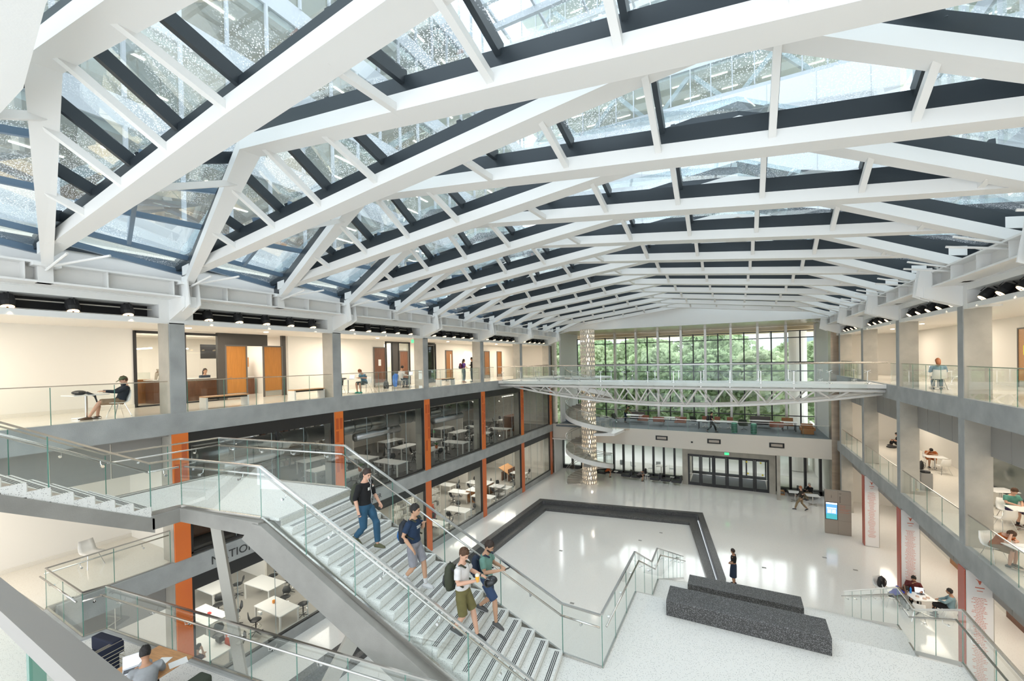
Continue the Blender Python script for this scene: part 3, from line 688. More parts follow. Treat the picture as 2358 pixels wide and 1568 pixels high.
MB().box((-2.46,15.3,3.36),(4.02,15.35,3.44)).box((-2.46,11.6,4.7),(4.02,11.66,4.8)).build('terrace_edge',CONCW,bl,world=True)
stairblock(15.35,3.45,20,.36,.1725,-2.46,4.02).build('lower_steps',TERR,bl,world=True)
MB().box((-2.46,8.5,0),(-2.3,11.6,Z2-.1)).box((3.9,0,0),(4.02,11.6,Z2-.1)).build('side_wall',WHITE,bl,world=True)
bn=MB(); bn.add([(x,y,z) for x in(-1.58,1.72) for y,z in((10.9,Z2),(11.62,Z2),(11.62,5.21),(10.9,5.19))],[(0,1,2,3),(7,6,5,4),(0,4,5,1),(1,5,6,2),(2,6,7,3),(3,7,4,0)])
tag(bn.build('granite_bench',GRAN,bev=.012),'long speckled black granite bench block in front, on the white terrace edge','bench')
bn=MB().box((-1.45,14.6,3.45),(1.66,15.28,3.86)); tag(bn.build('granite_bench',GRAN,bev=.012),'smaller looking dark granite bench one terrace lower, behind the near bench block','bench')
# steel strips in the terrace where glass used to be fixed
railing('glass_railing','glass railing stepping down the left side of the bleacher stair',[(-2.48,8.45,Z2+.03),(-2.46,11.6,Z2+.03),(-2.46,14.1,3.5),(-2.46,15.2,3.5),(-2.46,22.9,.0)],hand=-.1,h=1.08)
railing('glass_railing','glass railing stepping down the right side of the bleacher stair',[(4.0,3.0,Z2+.03),(4.0,11.75,Z2+.03),(4.0,14.4,3.45),(4.0,15.7,3.4),(4.0,22.5,-.05)],hand=.1,h=1.08)
railing('glass_railing','glass railing around the corner opening of the second floor, lower left',[(-16.12,6.9,Z2+.05),(-16.15,4.12,Z2+.05),(-13.6,4.05,Z2+.05),(-13.5,4.44,Z2+.05),(-5.0,5.43,Z2+.05),(-3.45,5.61,Z2+.05)],hand=-.1,h=1.03,cw=.04,ch=.03)
# rail right in front of the camera
t=thing('glass_railing','blurred flat steel rail with glass crossing the lower left corner, nearest the camera','railing',(-2,.279,Z3))
t.rotation_euler=(0,0,-.023)
MB().box((-2.6,-.020,1.042),(1.3,.016,1.073)).build('cap_rail',mat('near_rail_steel',(.40,.38,.36),.3,metal=.9),t)
for a,b in((-2.6,.93),(.945,1.3)): MB().box((a,-.008,-.1),(b,.008,1.05)).build('glass_panel',GR,t)
MB().box((.93,-.01,-.1),(.944,.01,1.05)).build('panel_edge',GREDGE,t)
# ---------------- bridge
br=thing('footbridge','white steel footbridge with a lens shaped truss crossing the hall near the far end','bridge',(-4.7,28,0))
def yb(x,o=0): return 28.3-.0547*(x+16)+o
BX=[-16.0+i*(22.6/22) for i in range(23)]
WD=2.6
MB().prism([(-16.0,yb(-16,-.0)),(6.6,yb(6.6,0)),(6.6,yb(6.6,WD)),(-16.0,yb(-16,WD))],9.44,9.6).build('deck',STEELW,br,world=True)
MB().bar((-16,yb(-16,-.05),9.52),(6.6,yb(6.6,-.05),9.52),.1,.2).bar((-16,yb(-16,WD+.05),9.52),(6.6,yb(6.6,WD+.05),9.52),.1,.2).build('edge_beam',STEELW,br,world=True)
zc=9.28
def zb(x): t=(x+4.1)/11.2; return 9.22-1.08*max(0,1-t*t)
for o in(.1,WD-.1): MB().tube([(x,yb(x,o),zc) for x in BX],.085,10).build('top_chord',STEELW,br,smooth=True,world=True)
CX_=[x for x in BX if -15.2<x<6.9]
for o in(.55,WD-.55): MB().tube([(x,yb(x,o),zb(x)) for x in CX_],.075,10).build('bottom_chord',STEELW,br,smooth=True,world=True)
nn=13; tx=[-13.6+i*(18.8/nn) for i in range(nn+1)]
for o,ot in((.55,.1),(WD-.55,WD-.1)):
    for i in range(nn):
        a,b=tx[i],tx[i+1]; mid=(a+b)/2
        MB().tube([(a,yb(a,ot),zc),(mid,yb(mid,o),zb(mid))],.045,8).build('diagonal',STEELW,br,smooth=True,world=True)
        MB().tube([(b,yb(b,ot),zc),(mid,yb(mid,o),zb(mid))],.045,8).build('diagonal',STEELW,br,smooth=True,world=True)
for i in range(1,nn): x=tx[i]; MB().tube([(x,yb(x,.1),zc),(x,yb(x,WD-.1),zc)],.035,6).build('cross_tie',STEELW,br,world=True)
for side,o in(('near',-.12),('far',WD+.12)):
    t=thing('glass_railing','glass bridge railing held by small steel spider clamps, %s side of the bridge'%side,'railing',(-4.7,28,9.6))
    wd=V((0,0,0))
    px=[-15.6+i*1.53 for i in range(15)]
    for a,b in zip(px[:-1],px[1:]):
        p=V((a+.02,yb(a,o),9.35))-t.location; q=V((b-.02,yb(b,o),9.35))-t.location
        m=MB(); vs=[e+V((0,s_,z)) for e in(p,q) for s_ in(-.006,.006) for z in(0,1.3)]; m.add(vs,[(0,2,3,1),(4,5,7,6),(0,1,5,4),(2,6,7,3),(1,3,7,5),(0,4,6,2)]); m.build('glass_panel',GR,t)
    MB().tube([V((x,yb(x,o),10.69))-t.location for x in(-16.0,-4.7,6.6)],.03,8).build('cap_rail',STEEL,t,smooth=True)
    for x in px:
        p=V((x,yb(x,o+(.06 if o<0 else -.06)),9.35))-t.location
        m=MB().tube([p,p+V((0,0,.95))],.02,6)
        for z in(.35,.92):
            m.tube([p+V((-.11,-.03,z-.05)),p+V((.11,-.03,z+.05))],.01,5).tube([p+V((-.11,-.03,z+.05)),p+V((.11,-.03,z-.05))],.01,5)
            for sx in(-.11,.11):
                for sz in(-.05,.05): m.ell(p+V((sx,-.04,z+sz)),(.022,.022,.022),n=6,k=4)
        m.build('spider_post',CHROME,t)
# ---------------- spiral stair around the perforated drum
dc=V((-11.75,37.0,0)); dt=thing('perforated_drum','tall round white metal drum perforated with almond shaped holes inside the spiral stair','drum',dc)
m=MB(); nc=18; R0=.64; rows=34; hh=13.8/rows
def cp(a,z,r=R0): return (r*math.cos(a),r*math.sin(a),z)
for j in range(rows):
    for i in range(nc):
        off=.5*(j%2); a0=2*PI*(i+off)/nc; a1=2*PI*(i+1+off)/nc; am=(a0+a1)/2; z0=j*hh; z1=z0+hh; zm=(z0+z1)/2; da=(a1-a0)*.36; dz=hh*.46
        vs=[cp(a0,z0),cp(a1,z0),cp(a1,z1),cp(a0,z1),cp(am,zm-dz),cp(am+da,zm),cp(am,zm+dz),cp(am-da,zm)]
        m.add(vs,[(0,1,4),(1,2,5),(2,3,6),(3,0,7),(0,4,7),(1,5,4),(2,6,5),(3,7,6)])
o=m.build('perforated_sleeve',mat('drum_paint',(.60,.54,.46),.45),dt); sm=o.modifiers.new('thickness','SOLIDIFY'); sm.thickness=.03
MB().cyl((0,0,0),(0,0,13.8),.16).build('core_column',STEELW,dt)
for z in(.7,2.2,3.7,5.4,7.2,9.0,11.0,13.0): point('drum_lamp',(dc.x+.3,dc.y-.2,z),28,(1,.9,.76),.06)
MB().box((-.3,-.70,1.6),(.3,-.66,2.75)).build('grey_plate',PANG,dt)
sp=thing('spiral_staircase','white spiral staircase winding round the perforated drum at the far left corner','staircase',dc)
T0=math.radians(215)
def zt(th): # th: clockwise travel in radians from start
    return min(9.55,th*3.1/(2*PI))
th1=9.55/3.1*2*PI; nst=int(th1/math.radians(13)); 
for i in range(nst):
    a=T0-i*math.radians(13); b=a-math.radians(13.5); z=zt((i+1)*math.radians(13))
    poly=[(.66*math.cos(a),.66*math.sin(a)),(2.05*math.cos(a),2.05*math.sin(a)),(2.05*math.cos(b),2.05*math.sin(b)),(.66*math.cos(b),.66*math.sin(b))]
    MB().prism(poly,z-.16,z).build('tread',BEIGE if i%1 else CONCW,sp)
def heli(r,z0,z1,thk,name,mt,par,s0=0,nseg=150):
    m=MB(); n=nseg; vs=[]
    for i in range(n+1):
        th=s0+(th1-s0)*i/n; a=T0-th
        for rr in(r,r+thk):
            for z in(z0,z1): vs.append((rr*math.cos(a),rr*math.sin(a),zt(th)+z))
    fs=[]
    for i in range(n):
        k=i*4; fs+=[(k,k+4,k+5,k+1),(k+2,k+3,k+7,k+6),(k+1,k+5,k+7,k+3),(k,k+2,k+6,k+4)]
    fs+=[(0,1,3,2),(4*n,4*n+2,4*n+3,4*n+1)]
    m.add(vs,fs); return m.build(name,mt,par,smooth=False)
heli(2.05,-.32,.06,.06,'stringer',STEELW,sp); heli(.66,-.25,.02,.03,'inner_stringer',STEELW,sp)
heli(2.07,.06,.98,.012,'glass_guard',GR,sp)
MB().tube([((2.08)*math.cos(T0-th1*i/180),(2.08)*math.sin(T0-th1*i/180),zt(th1*i/180)+1.02) for i in range(181)],.025,6).build('cap_rail',STEEL,sp,smooth=True)
MB().tube([((1.97)*math.cos(T0-th1*i/180),(1.97)*math.sin(T0-th1*i/180),zt(th1*i/180)+.88) for i in range(181)],.02,6).build('hand_rail',STEEL,sp,smooth=True)
m=MB()
for i in range(38):
    th=th1*(i+.2)/38; a=T0-th; z=zt(th); x,y=2.0*math.cos(a),2.0*math.sin(a); m.tube([(x,y,z-.05),(x,y,z+.88)],.014,5)
m.build('baluster',CHROME,sp)
MB().prism([(2.1*math.cos(2*PI*i/24),2.1*math.sin(2*PI*i/24)) for i in range(24)],9.46,9.6).build('top_landing',STEELW,sp)
MB().prism([(1.0,-1.9),(2.6,-1.2),(2.9,1.6),(1.0,2.0)],Z2-.2,Z2).build('mezzanine_landing',STEELW,sp)
struct('floor',MB().prism([(-16,30.6),(-13.6,36.6),(-13.2,38.6),(-16,38.6)],Z3-.15,Z3),STEELW)
railing('glass_railing','glass railing along the front edge of the far lounge balcony',[(-8.5,38.72,Z2),(6.1,38.72,Z2)],cw=.03,ch=.03,gl=1.6)
railing('glass_railing','angled glass railing where the spiral stair meets the far lounge balcony',[(-9.5,37.7,Z2),(-8.5,38.6,Z2)],cw=.03,ch=.03)
# ---------------- labs behind glass on the left
def orange(k,z0,z1,two=True,m=ORANGE):
    y=YC[k]; o=struct('orange_panel',B((XL-.02,y-.0,z0),(XL+.045,y+.45,z1)),m)
    if two:
        r=random.Random(k); mm=MB()
        for c,yy in enumerate((y+.04,y+.25)):
            z=z1-.3
            while z>z0+1.6:
                hgt=r.choice((.5,.6,.75)); 
                if r.random()<.75: mm.box((XL+.045,yy,z-hgt),(XL+.049,yy+.15,z))
                z-=hgt+.08
        if mm.v: mm.build('dark_tile',ORANGED,o)
for k in range(6):
    orange(k,Z2+.03,Z3-.66); orange(k,0,Z2-.66,False,ORANGE if k<1 else mat('orange_red_panel',(.72,.17,.05),.35))
for k in range(5):
    for lv,(z0,zg0,zg1,z1) in enumerate(((0,.42,3.68,4.15),(Z2+.03,Z2+.1,8.5,8.96))):
        y0,y1=YC[k]+.45,YC[k+1]
        if k==4: y1=YC[5]
        w=sroot('window_%d'%(5+k*2+lv),(XL,(y0+y1)/2,z0))
        m=MB().box((XL-.14,y0,zg1),(XL-.02,y1,z1)).box((XL-.14,y0,zg0-.02),(XL-.02,y1,zg0+.06)).box((XL-.14,y0,zg0),(XL-.02,y0+.1,zg1)).box((XL-.14,y1-.1,zg0),(XL-.02,y1,zg1))
        if k==0 and lv: m.box((XL-.14,y0+3.1,zg0),(XL-.02,y0+3.2,zg1))
        m.build('frame',mat('frame_black',(.02,.02,.02),.4),w,world=True)
        if lv==0: struct('trim_9',B((XL-.3,y0,0),(XL,y1,.42)),CONC)
        n=4
        for i in range(n):
            a=y0+.1+(y1-y0-.2)*i/n; b=y0+.1+(y1-y0-.2)*(i+1)/n
            MB().quad((XL-.08,a+.006,zg0),(XL-.08,b-.006,zg0),(XL-.08,b-.006,zg1),(XL-.08,a+.006,zg1)).build('glass_pane',GLAB if lv else GW,w,world=True)
            if i: MB().box((XL-.09,a-.008,zg0),(XL-.07,a+.008,zg1)).build('glass_joint',mat('joint',(.3,.36,.36),.3),w,world=True)
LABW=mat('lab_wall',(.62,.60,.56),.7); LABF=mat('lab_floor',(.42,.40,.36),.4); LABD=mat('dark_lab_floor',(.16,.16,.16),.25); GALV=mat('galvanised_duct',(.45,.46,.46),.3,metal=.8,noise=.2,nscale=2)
for lv,z in enumerate((0,Z2)):
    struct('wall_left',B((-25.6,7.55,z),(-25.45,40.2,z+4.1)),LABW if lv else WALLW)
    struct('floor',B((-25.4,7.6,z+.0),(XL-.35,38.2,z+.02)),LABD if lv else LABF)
for i,y in enumerate((13.15,19.4,25.7,32)):
    struct('wall_left',MB().box((-25.4,y+.3,Z2),(-22.2,y+.4,Z2+4.0)),WALLW)
    struct('wall_left',MB().box((-25.4,y+.3,0),(-21.8,y+.4,4.0)),WALLW)
def cabinets(): pass
wp=thing('wood_cabinet_wall','brown wood clad block seen through the dark lab window left of the leaning leg','cabinet',(-18.3,8.6,Z2)); MB().box((-.6,-.9,.05),(.6,2.3,2.9)).build('body',WOODD,wp); MB().box((.6,-.8,.1),(.62,.7,2.8)).box((.6,.75,.1),(.62,2.2,2.8)).build('panel',WOODD,wp)
for y0,lab in((10.0,'first'),(16.0,'second'),(22,'third')):
    d=thing('air_duct','silver round ventilation duct under the lab ceiling behind the %s bay of dark glass'%lab,'duct',(-17.3,y0,Z2+3.1))
    MB().cyl((0,-2,0),(0,4.2,0),.34,20).build('duct_run',GALV,d,smooth=True)
    for i in range(6): MB().cyl((0,-1.9+i*1.1,0),(0,-1.84+i*1.1,0),.37,20).build('duct_collar',GALV,d)
    MB().cyl((1.0,-1.4,-.35),(1.0,1.6,-.35),.2,16).build('branch_duct',GALV,d,smooth=True)
for lv,z in enumerate((0,Z2)):
    for i,y in enumerate((10,16.3,22.6,28.8,35)):
        for j,x in enumerate((-18.6,-21.4)):
            t=thing('ceiling_light','long bright ceiling light of the %s floor labs, %s bay, %s row'%(('ground','second')[lv],ORD[i],('window','back')[j]),'light',(x,y,z+(3.6 if lv==0 else 3.1))); MB().box((-.06,-1.6,0),(.06,1.6,.06)).build('housing',WHITE,t); MB().box((-.05,-1.58,-.012),(.05,1.58,0)).build('lit_tube',LAMPW,t)
        area('lab_light',(-19.5,y,z+3.55),(120 if lv==0 else 45),3,3,(1,.93,.82))
def mk_table():
    t=thing('lab_table','','table'); MB().box((-.9,-.45,.72),(.9,.45,.76)).build('table_top',TABLE,t)
    for x in(-.85,.85):
        for y in(-.4,.4): MB().box((x-.03,y-.03,0),(x+.03,y+.03,.72)).build('leg',STEELW,t)
    return t
def mk_stool():
    t=thing('task_chair','','chair'); MB().ell((0,0,.6),(.23,.22,.04),n=12,k=6).build('seat',BLKP,t,smooth=True)
    MB().loft([(0,.2,.66),(0,.25,.78),(0,.27,.95)],[(.14,.025),(.19,.03),(.12,.02)],side=(1,0,0),n=12).build('backrest',BLKP,t,smooth=True)
    m=MB().cyl((0,0,.12),(0,0,.58),.025,8)
    for i in range(5): a=2*PI*i/5; m.tube([(0,0,.12),(.28*math.cos(a),.28*math.sin(a),.05)],.018,5)
    m.build('star_base',BLKP,t)
    MB().loft([(.2*math.cos(2*PI*i/14),.2*math.sin(2*PI*i/14),.3) for i in range(15)],[.01]*15,n=5).build('foot_ring',CHROME,t)
    return t
TAB=Kind(mk_table); STL=Kind(mk_stool)
rn=random.Random(5); bay=['first','second','third','fourth','last']
for lv,z in((1,Z2),(0,0)):
    for k in range(5):
        lay=[(-17.3,1.6),(-17.3,4.3),(-19.6,1.8),(-19.7,4.5),(-22,3)]
        if lv==0 and k==0: lay=[(-17.4,1.0),(-17.6,3.9),(-19.7,2.2),(-20.0,4.9),(-22,3.6)]
        if lv==1 and k==0: lay=[(-17.3,4.7),(-20.2,3),(-22.8,4.4)]
        if lv==0 and k==4: lay=[(-18,2.5)]
        if lv==1 and k==4: lay=[(-19.4,3)]
        if lv==0 and k==2: lay=[(-17.4,1.9),(-17.4,4.6)]
        for q,(x,dy) in enumerate(lay):
            y=YC[k]+.45+dy; rz=PI/2 if q%2==0 and lv else 0
            row='window side' if x>-18.5 else ('middle row' if x>-21 else 'back row')
            G='lab tables, %s floor %s bay'%(('ground','second')[lv],bay[k])
            lr='alone' if sum(abs(x-e[0])<1 for e in lay)==1 else ('left' if dy<3.2 else 'right')
            TAB.put((x,y,z+.02),rz+rn.uniform(-.05,.05),'white top lab table, %s floor %s bay, %s, %s'%(('ground','second')[lv],bay[k],row,lr if lr=='alone' else lr+' one'),G)
            for s in range(3 if x>-20 else 2):
                a=rn.uniform(-.5,.5); dx,dy2=((-.62,.8),(.62,.8),(-.1,-.85))[s]
                if rz: dx,dy2=-dy2,dx
                xx=min(x+dx,XL-.55)
                if xx<-21.6 or y+dy2<7.95: continue
                STL.put((xx,y+dy2,z+.02),(math.atan2(dy2,dx)-PI/2)+a,'black task chair, %s floor %s bay, at the %s %s table, %s'%(('ground','second')[lv],bay[k],lr,row,('left back corner','right back corner','near side')[s] if not rz else ('left front corner','left rear corner','right side')[s]),'black task chairs, %s floor %s bay'%(('ground','second')[lv],bay[k]))
# shelves with equipment in the ground floor lab, and racks upstairs
def shelf(loc,w,n,lab,mt,z=0,d=.4,h=.5,fill=True,seed=1):
    t=thing('storage_shelf',lab,'shelf',loc); rn=random.Random(seed)
    for i in range(n+1): MB().box((-d/2,-w/2,i*h+.1),(d/2,w/2,i*h+.13)).build('shelf_board',mt,t)
    m=MB()
    for y in(-w/2,0,w/2):
        for x in(-d/2,d/2): m.box((x-.015,y-.015,0),(x+.015,y+.015,n*h+.3))
    m.build('upright',mt,t)
    return t
def item(loc,d,m,lab,cat,grp,name='storage_bin',rz=0):
    o=MB().box((-d[0]/2,-d[1]/2,0),(d[0]/2,d[1]/2,d[2])).build(name,m,bev=.01); o.location=loc; o.rotation_euler=(0,0,rz); return tag(o,lab,cat,grp)
shelf((-19.6,22.9,.02),4.6,4,'white shelving packed with bins in the ground floor lab, third bay',SHELL)
rn=random.Random(9)
for i in range(5):
    for j in range(16):
        item((-19.55,20.85+j*.27,.16+i*.5),(.3,.2,rn.uniform(.18,.38)),SHELL if rn.random()<.75 else PANG,'pale storage bin on the white ground floor lab shelving, %s shelf up, %s from left'%(NTH[i],NTH[j]),'bin','pale bins on the white lab shelving')
shelf((-24.6,16.8,Z2+.02),4.6,5,'dark metal shelving of small parts at the back of the second floor lab, second bay',DARK)
for i in range(6):
    for j in range(12): item((-24.55,14.8+j*.36,Z2+.16+i*.5),(.3,.26,rn.uniform(.12,.3)),rn.choice((PANG,WHITE,WOODD,GALV)),'small parts box on the dark shelving upstairs, %s shelf up, %s from left'%(NTH[i],NTH[j]),'box','parts boxes on the dark shelving')
b=thing('work_counter','long wooden counter with pale top in the ground floor lab, fourth bay','counter',(-18.7,29.6,.02)); MB().box((-.4,-1.5,0),(.4,1.5,.86)).build('body',WOOD,b); MB().box((-.45,-1.55,.86),(.45,1.55,.9)).build('counter_top',TABLE,b)
c=thing('trolley_cart','grey wire trolley beside the window of the ground floor lab, fourth bay','cart',(-17.2,30.2,.02))
for z in(.15,.5,.85): MB().box((-.3,-.45,z),(.3,.45,z+.03)).build('tray',GALV,c)
m=MB(); [m.box((x-.012,y-.012,0),(x+.012,y+.012,1.0)) for x in(-.29,.29) for y in(-.44,.44)]; m.build('upright',CHROME,c)
w=thing('drawing_board','large tilted wooden board on trestles in the last ground floor lab bay','board',(-18.2,35.2,.02)); MB().bar((-.8,-.9,.9),(-.8,.9,.9),1.4,.05,up=(.5,0,1)).build('board',WOODL,w); MB().box((-1.2,-.8,0),(-1.1,.8,.8)).box((-.5,-.8,0),(-.4,.8,1.1)).build('trestle',WOODD,w)
b=thing('wood_counter','dark wood reception block in the last second floor bay beside a glass screen','counter',(-18.2,34.6,Z2+.02)); MB().box((-.5,-1,0),(.5,1,1.3)).build('body',WOODD,b)
for (x,y,z,lab) in((-17.2,15.7,Z2+.76,'second bay'),(-17.1,21.9,Z2+.76,'third bay')):
    t=thing('potted_plant','small green plant in a terracotta pot on a white lab table, %s'%lab,'plant',(x,y,z+.02)); MB().lathe((0,0,0),[(.07,0),(.1,.16),(.11,.2)],14).build('pot',mat('terracotta',(.5,.16,.06),.7),t)
    m=MB(); 
    for i in range(16): a=i*2.4; m.loft([(0,0,.18),(.08*math.cos(a),.08*math.sin(a),.3),(.17*math.cos(a),.17*math.sin(a),.34+.02*(i%3))],[.004,.03,.003],n=5)
    m.build('leaves',mat('leaf_green',(.06,.16,.05),.6),t)
for i,(x,y,z,m_,lab,d) in enumerate(((-17.3,8.9,.80,BLKP,'black tool bag on the near white lab table',(.28,.2,.22)),(-17.6,10.6,.80,PAPER,'white folded card on the white lab table by the leaning leg',(.2,.1,.12)),(-16.9,9.4,.80,PAPER,'flat white notebook on the near lab table',(.25,.18,.02)),(-19.6,9.7,.80,mat('red_box',(.7,.05,.04),.5),'small red box on the far lab table',(.15,.1,.05)),(-17.9,11.4,.8,mat('orange_item',(.85,.3,.03),.5),'small orange gadget on the lab table',(.1,.1,.12)))):
    item((x,y,z),d,m_,lab,'box',None,('tool_bag','folded_card','notebook','red_box','gadget')[i])
# writing on the concrete band
LET=mat('dark_lettering',(.035,.035,.035),.5)
so_=txt(None,'NATIONAL',(XL+.023,8.02,Z2-.5),.40,LET,'wall_lettering',rot=(PI/2,0,PI/2),ext=.008); tag(so_,'dark grey capital letters reading NATIONAL on the concrete band','lettering')
so_=txt(None,'T CENTER',(XL+.023,14.55,Z2-.48),.31,LET,'wall_lettering',rot=(PI/2,0,PI/2),ext=.008); tag(so_,'dark grey capital letters reading CENTER on the concrete band','lettering')
# ---------------- furniture kinds
def mk_shell_chair():
    t=thing('shell_chair','','chair')
    m=MB(); prof=[(.24,.445),(.10,.43),(-.10,.43),(-.20,.47),(-.25,.60),(-.28,.80)]; wd=[.22,.235,.235,.23,.225,.19]
    top=[];bot=[]
    for (y,z),w in zip(prof,wd):
        for u in(-1,-.5,0,.5,1): top.append((u*w,y+.03*abs(u)*(1 if y<-.15 else 0),z+.02*abs(u)**2+.012)); bot.append((u*w,y-.012+.03*abs(u)*(1 if y<-.15 else 0),z+.02*abs(u)**2-.002))
    n=5; fs=[]
    for i in range(5):
        for j in range(4): a=i*n+j; fs.append((a,a+1,a+n+1,a+n)); fs.append((30+a,30+a+n,30+a+n+1,30+a+1))
    for i in range(5): 
        for j in(0,4): a=i*n+j; fs.append((a,a+n,30+a+n,30+a) if j==0 else (a,30+a,30+a+n,a+n))
    for j in range(4): fs.append((j,30+j,31+j,1+j)); fs.append((25+j,26+j,56+j,55+j))
    m.add(top+bot,fs); m.build('seat_shell',SHELL,t,smooth=True)
    for x in(-1,1):
        for y in(-1,1): MB().tube([(x*.13,y*.08-.02,.43),(x*.23,y*.22-.02,0)],.011,6).build('leg',CHROME,t)
    return t
def mk_cafe_table():
    t=thing('cafe_table','','table'); MB().box((-.42,-.36,.71),(.42,.36,.735)).build('table_top',TABLE,t,bev=.01); MB().cyl((0,0,.03),(0,0,.71),.035,12).build('column',STEEL,t)
    m=MB()
    for a in(.6,2.2,3.74,5.3): m.bar((0,0,.05),(.36*math.cos(a),.36*math.sin(a),.03),.05,.03)
    m.build('cross_foot',STEEL,t); return t
def mk_round_table():
    t=thing('cafe_table','','table'); MB().lathe((0,0,.71),[(.42,0),(.44,.012),(.42,.025)],24).build('table_top',TABLE,t); MB().cyl((0,0,.03),(0,0,.71),.035,12).build('column',STEEL,t)
    m=MB()
    for a in(.6,2.2,3.74,5.3): m.bar((0,0,.05),(.33*math.cos(a),.33*math.sin(a),.03),.05,.03)
    m.build('cross_foot',STEEL,t); return t
def mk_backpack(m1,m2=None):
    def f():
        t=thing('backpack','','backpack'); b=MB(); b.loft([(0,0,0),(0,.0,.08),(0,.0,.25),(0,-.01,.40),(0,-.02,.47)],[(.14,.09),(.17,.11),(.16,.11),(.13,.09),(.05,.04)],side=(1,0,0),n=14); b.build('bag_body',m1,t,smooth=True)
        MB().loft([(0,.10,.05),(0,.11,.14),(0,.10,.25)],[(.10,.03),(.12,.05),(.09,.03)],side=(1,0,0),n=10).build('front_pocket',m2 or m1,t,smooth=True)
        for x in(-.08,.08): MB().loft([(x,-.08,.42),(x*1.2,-.16,.32),(x*1.2,-.15,.18),(x*1.3,-.09,.06)],[(.025,.008)]*4,side=(1,0,0),n=6).build('strap',BLKP,t)
        MB().tube([(-.03,-.02,.46),(0,-.02,.51),(.03,-.02,.46)],.008,5).build('top_handle',BLKP,t); return t
    return f
def mk_laptop():
    t=thing('laptop','','laptop'); MB().box((-.16,-.11,0),(.16,.11,.015)).build('base',mat('aluminium',(.6,.6,.61),.3,metal=.7),t)
    MB().box((-.14,-.06,.015),(.14,.07,.017)).build('keyboard',BLKP,t)
    MB().add([(-.16,.11,.012),(.16,.11,.012),(.16,.17,.22),(-.16,.17,.22),(-.16,.118,.01),(.16,.118,.01),(.16,.178,.218),(-.16,.178,.218)],[(0,1,2,3),(7,6,5,4),(0,4,5,1),(1,5,6,2),(2,6,7,3),(3,7,4,0)]).build('lid',mat('aluminium',(.6,.6,.61),.3,metal=.7),t)
    MB().add([(-.15,.109,.025),(.15,.109,.025),(.15,.166,.212),(-.15,.166,.212)],[(0,1,2,3)]).build('screen',mat('laptop_screen',(.75,.82,.9),.3,emit=.9),t); return t
def mk_bench():
    t=thing('wooden_bench','','bench'); MB().box((-.22,-.75,.40),(.22,.75,.44)).build('seat_board',WOODL,t)
    for y in(-.72,.72): MB().box((-.22,y-.03,0),(.22,y+.03,.40)).build('side_panel',STEELW,t)
    MB().box((-.2,-.7,.34),(.2,.7,.40)).build('under_rail',BLACK,t); return t
def mk_spot():
    t=thing('stage_spotlight','','spotlight'); MB().loft([(0,0,.14),(0,0,.12),(0,0,-.02),(0,0,-.10)],[.05,.10,.115,.10],n=14).build('lamp_body',BLACK,t,smooth=False)
    MB().cyl((0,0,-.10),(0,0,-.108),.088,16).build('lit_lens',LAMPE,t); MB().tube([(-.13,0,0),(-.13,0,.2),(.13,0,.2),(.13,0,0)],.012,6).build('yoke',BLACK,t)
    MB().cyl((0,0,-.108),(0,0,-.112),.018,8).build('lens_hub',mat('lens_dark',(.35,.12,.03),.4),t); return t
CH=Kind(mk_shell_chair); CT=Kind(mk_cafe_table); RT=Kind(mk_round_table); LAP=Kind(mk_laptop); BEN=Kind(mk_bench); SPT=Kind(mk_spot)
BP=Kind(mk_backpack(BLKP)); BPG=Kind(mk_backpack(mat('grey_nylon',(.14,.13,.12),.8),mat('grey_nylon2',(.22,.2,.18),.8)))
# ---------------- stage lights in the coves, with the pipe they hang on
for side,(x,s,YY,nm) in enumerate(((XL,-1,YC,'left'),(XR,1,YCR,'right'))):
    for k in range(-1,6):
        y0=YY[k]+.75 if k>=0 else .6; y1=YY[k+1]-.35 if k<5 else 39.6
        if y1-y0<1: continue
        tag(MB().cyl((x+s*.45,y0-.2,12.97),(x+s*.45,y1+.1,12.97),.018,8).build('lighting_pipe',mat('pale_pipe',(.6,.57,.5),.4)),'thin pale pipe carrying stage lights in the %s black slot, %s stretch'%(nm,'nearest' if k<0 else ORD[k] if k<5 else 'farthest'),'pipe')
        n=5 if k<5 else 4
        for i in range(n):
            y=y0+(y1-y0)*(i+.5)/n
            o=SPT.put((x+s*.22,y,12.86),0,'black stage spotlight glowing amber in the %s slot, %s in its %s bay'%(nm,ORD[i],'near' if k<0 else ORD[k]),'stage lights in the %s ceiling slot'%nm,sc=1.4)
            o.rotation_euler=(0,math.radians(-20 if s<0 else 42)*(1 if s<0 else 1),0)
            if i%2==0: point('spot_beam',(x-s*.05,y,12.62),11,(1,.78,.5),.05,spot=1.7,tgt=(x-s*4,y,0))
# ---------------- upper left gallery: glazed office fronts, doors, benches
def door(idx,x,y0,y1,z0,z1,m,facing=1,vis=None,note=None):
    d=sroot('door_%d'%idx,(x,(y0+y1)/2,z0)); dx=.04*facing
    MB().box((x,y0-.06,z0),(x+dx*1.6,y0,z1+.06)).box((x,y1,z0),(x+dx*1.6,y1+.06,z1+.06)).box((x,y0,z1),(x+dx*1.6,y1,z1+.06)).build('door_frame',mat('door_frame_grey',(.12,.11,.10),.5),d,world=True)
    l=MB().box((x,y0,z0+.01),(x+dx,y1,z1)).build('door_leaf',m,d,world=True)
    MB().box((x+dx,y0+.02,z0+.02),(x+dx*1.15,y1-.02,z0+.28)).build('kick_plate',STEEL,l)
    MB().tube([(x+dx*2.2,y0+.09,z0+1.0),(x+dx*2.2,y0+.2,z0+1.0)],.012,6).build('door_handle',STEEL,l)
    if vis: MB().box((x+dx,y1-.25,z0+.9),(x+dx*1.2,y1-.15,z1-.25)).build('vision_panel',mat('lit_slot',(.85,.82,.75),.4),l)
    if note: MB().box((x+dx,(y0+y1)/2-.12,z0+1.35),(x+dx*1.2,(y0+y1)/2+.1,z0+1.75)).build('notice',note,l)
    return d
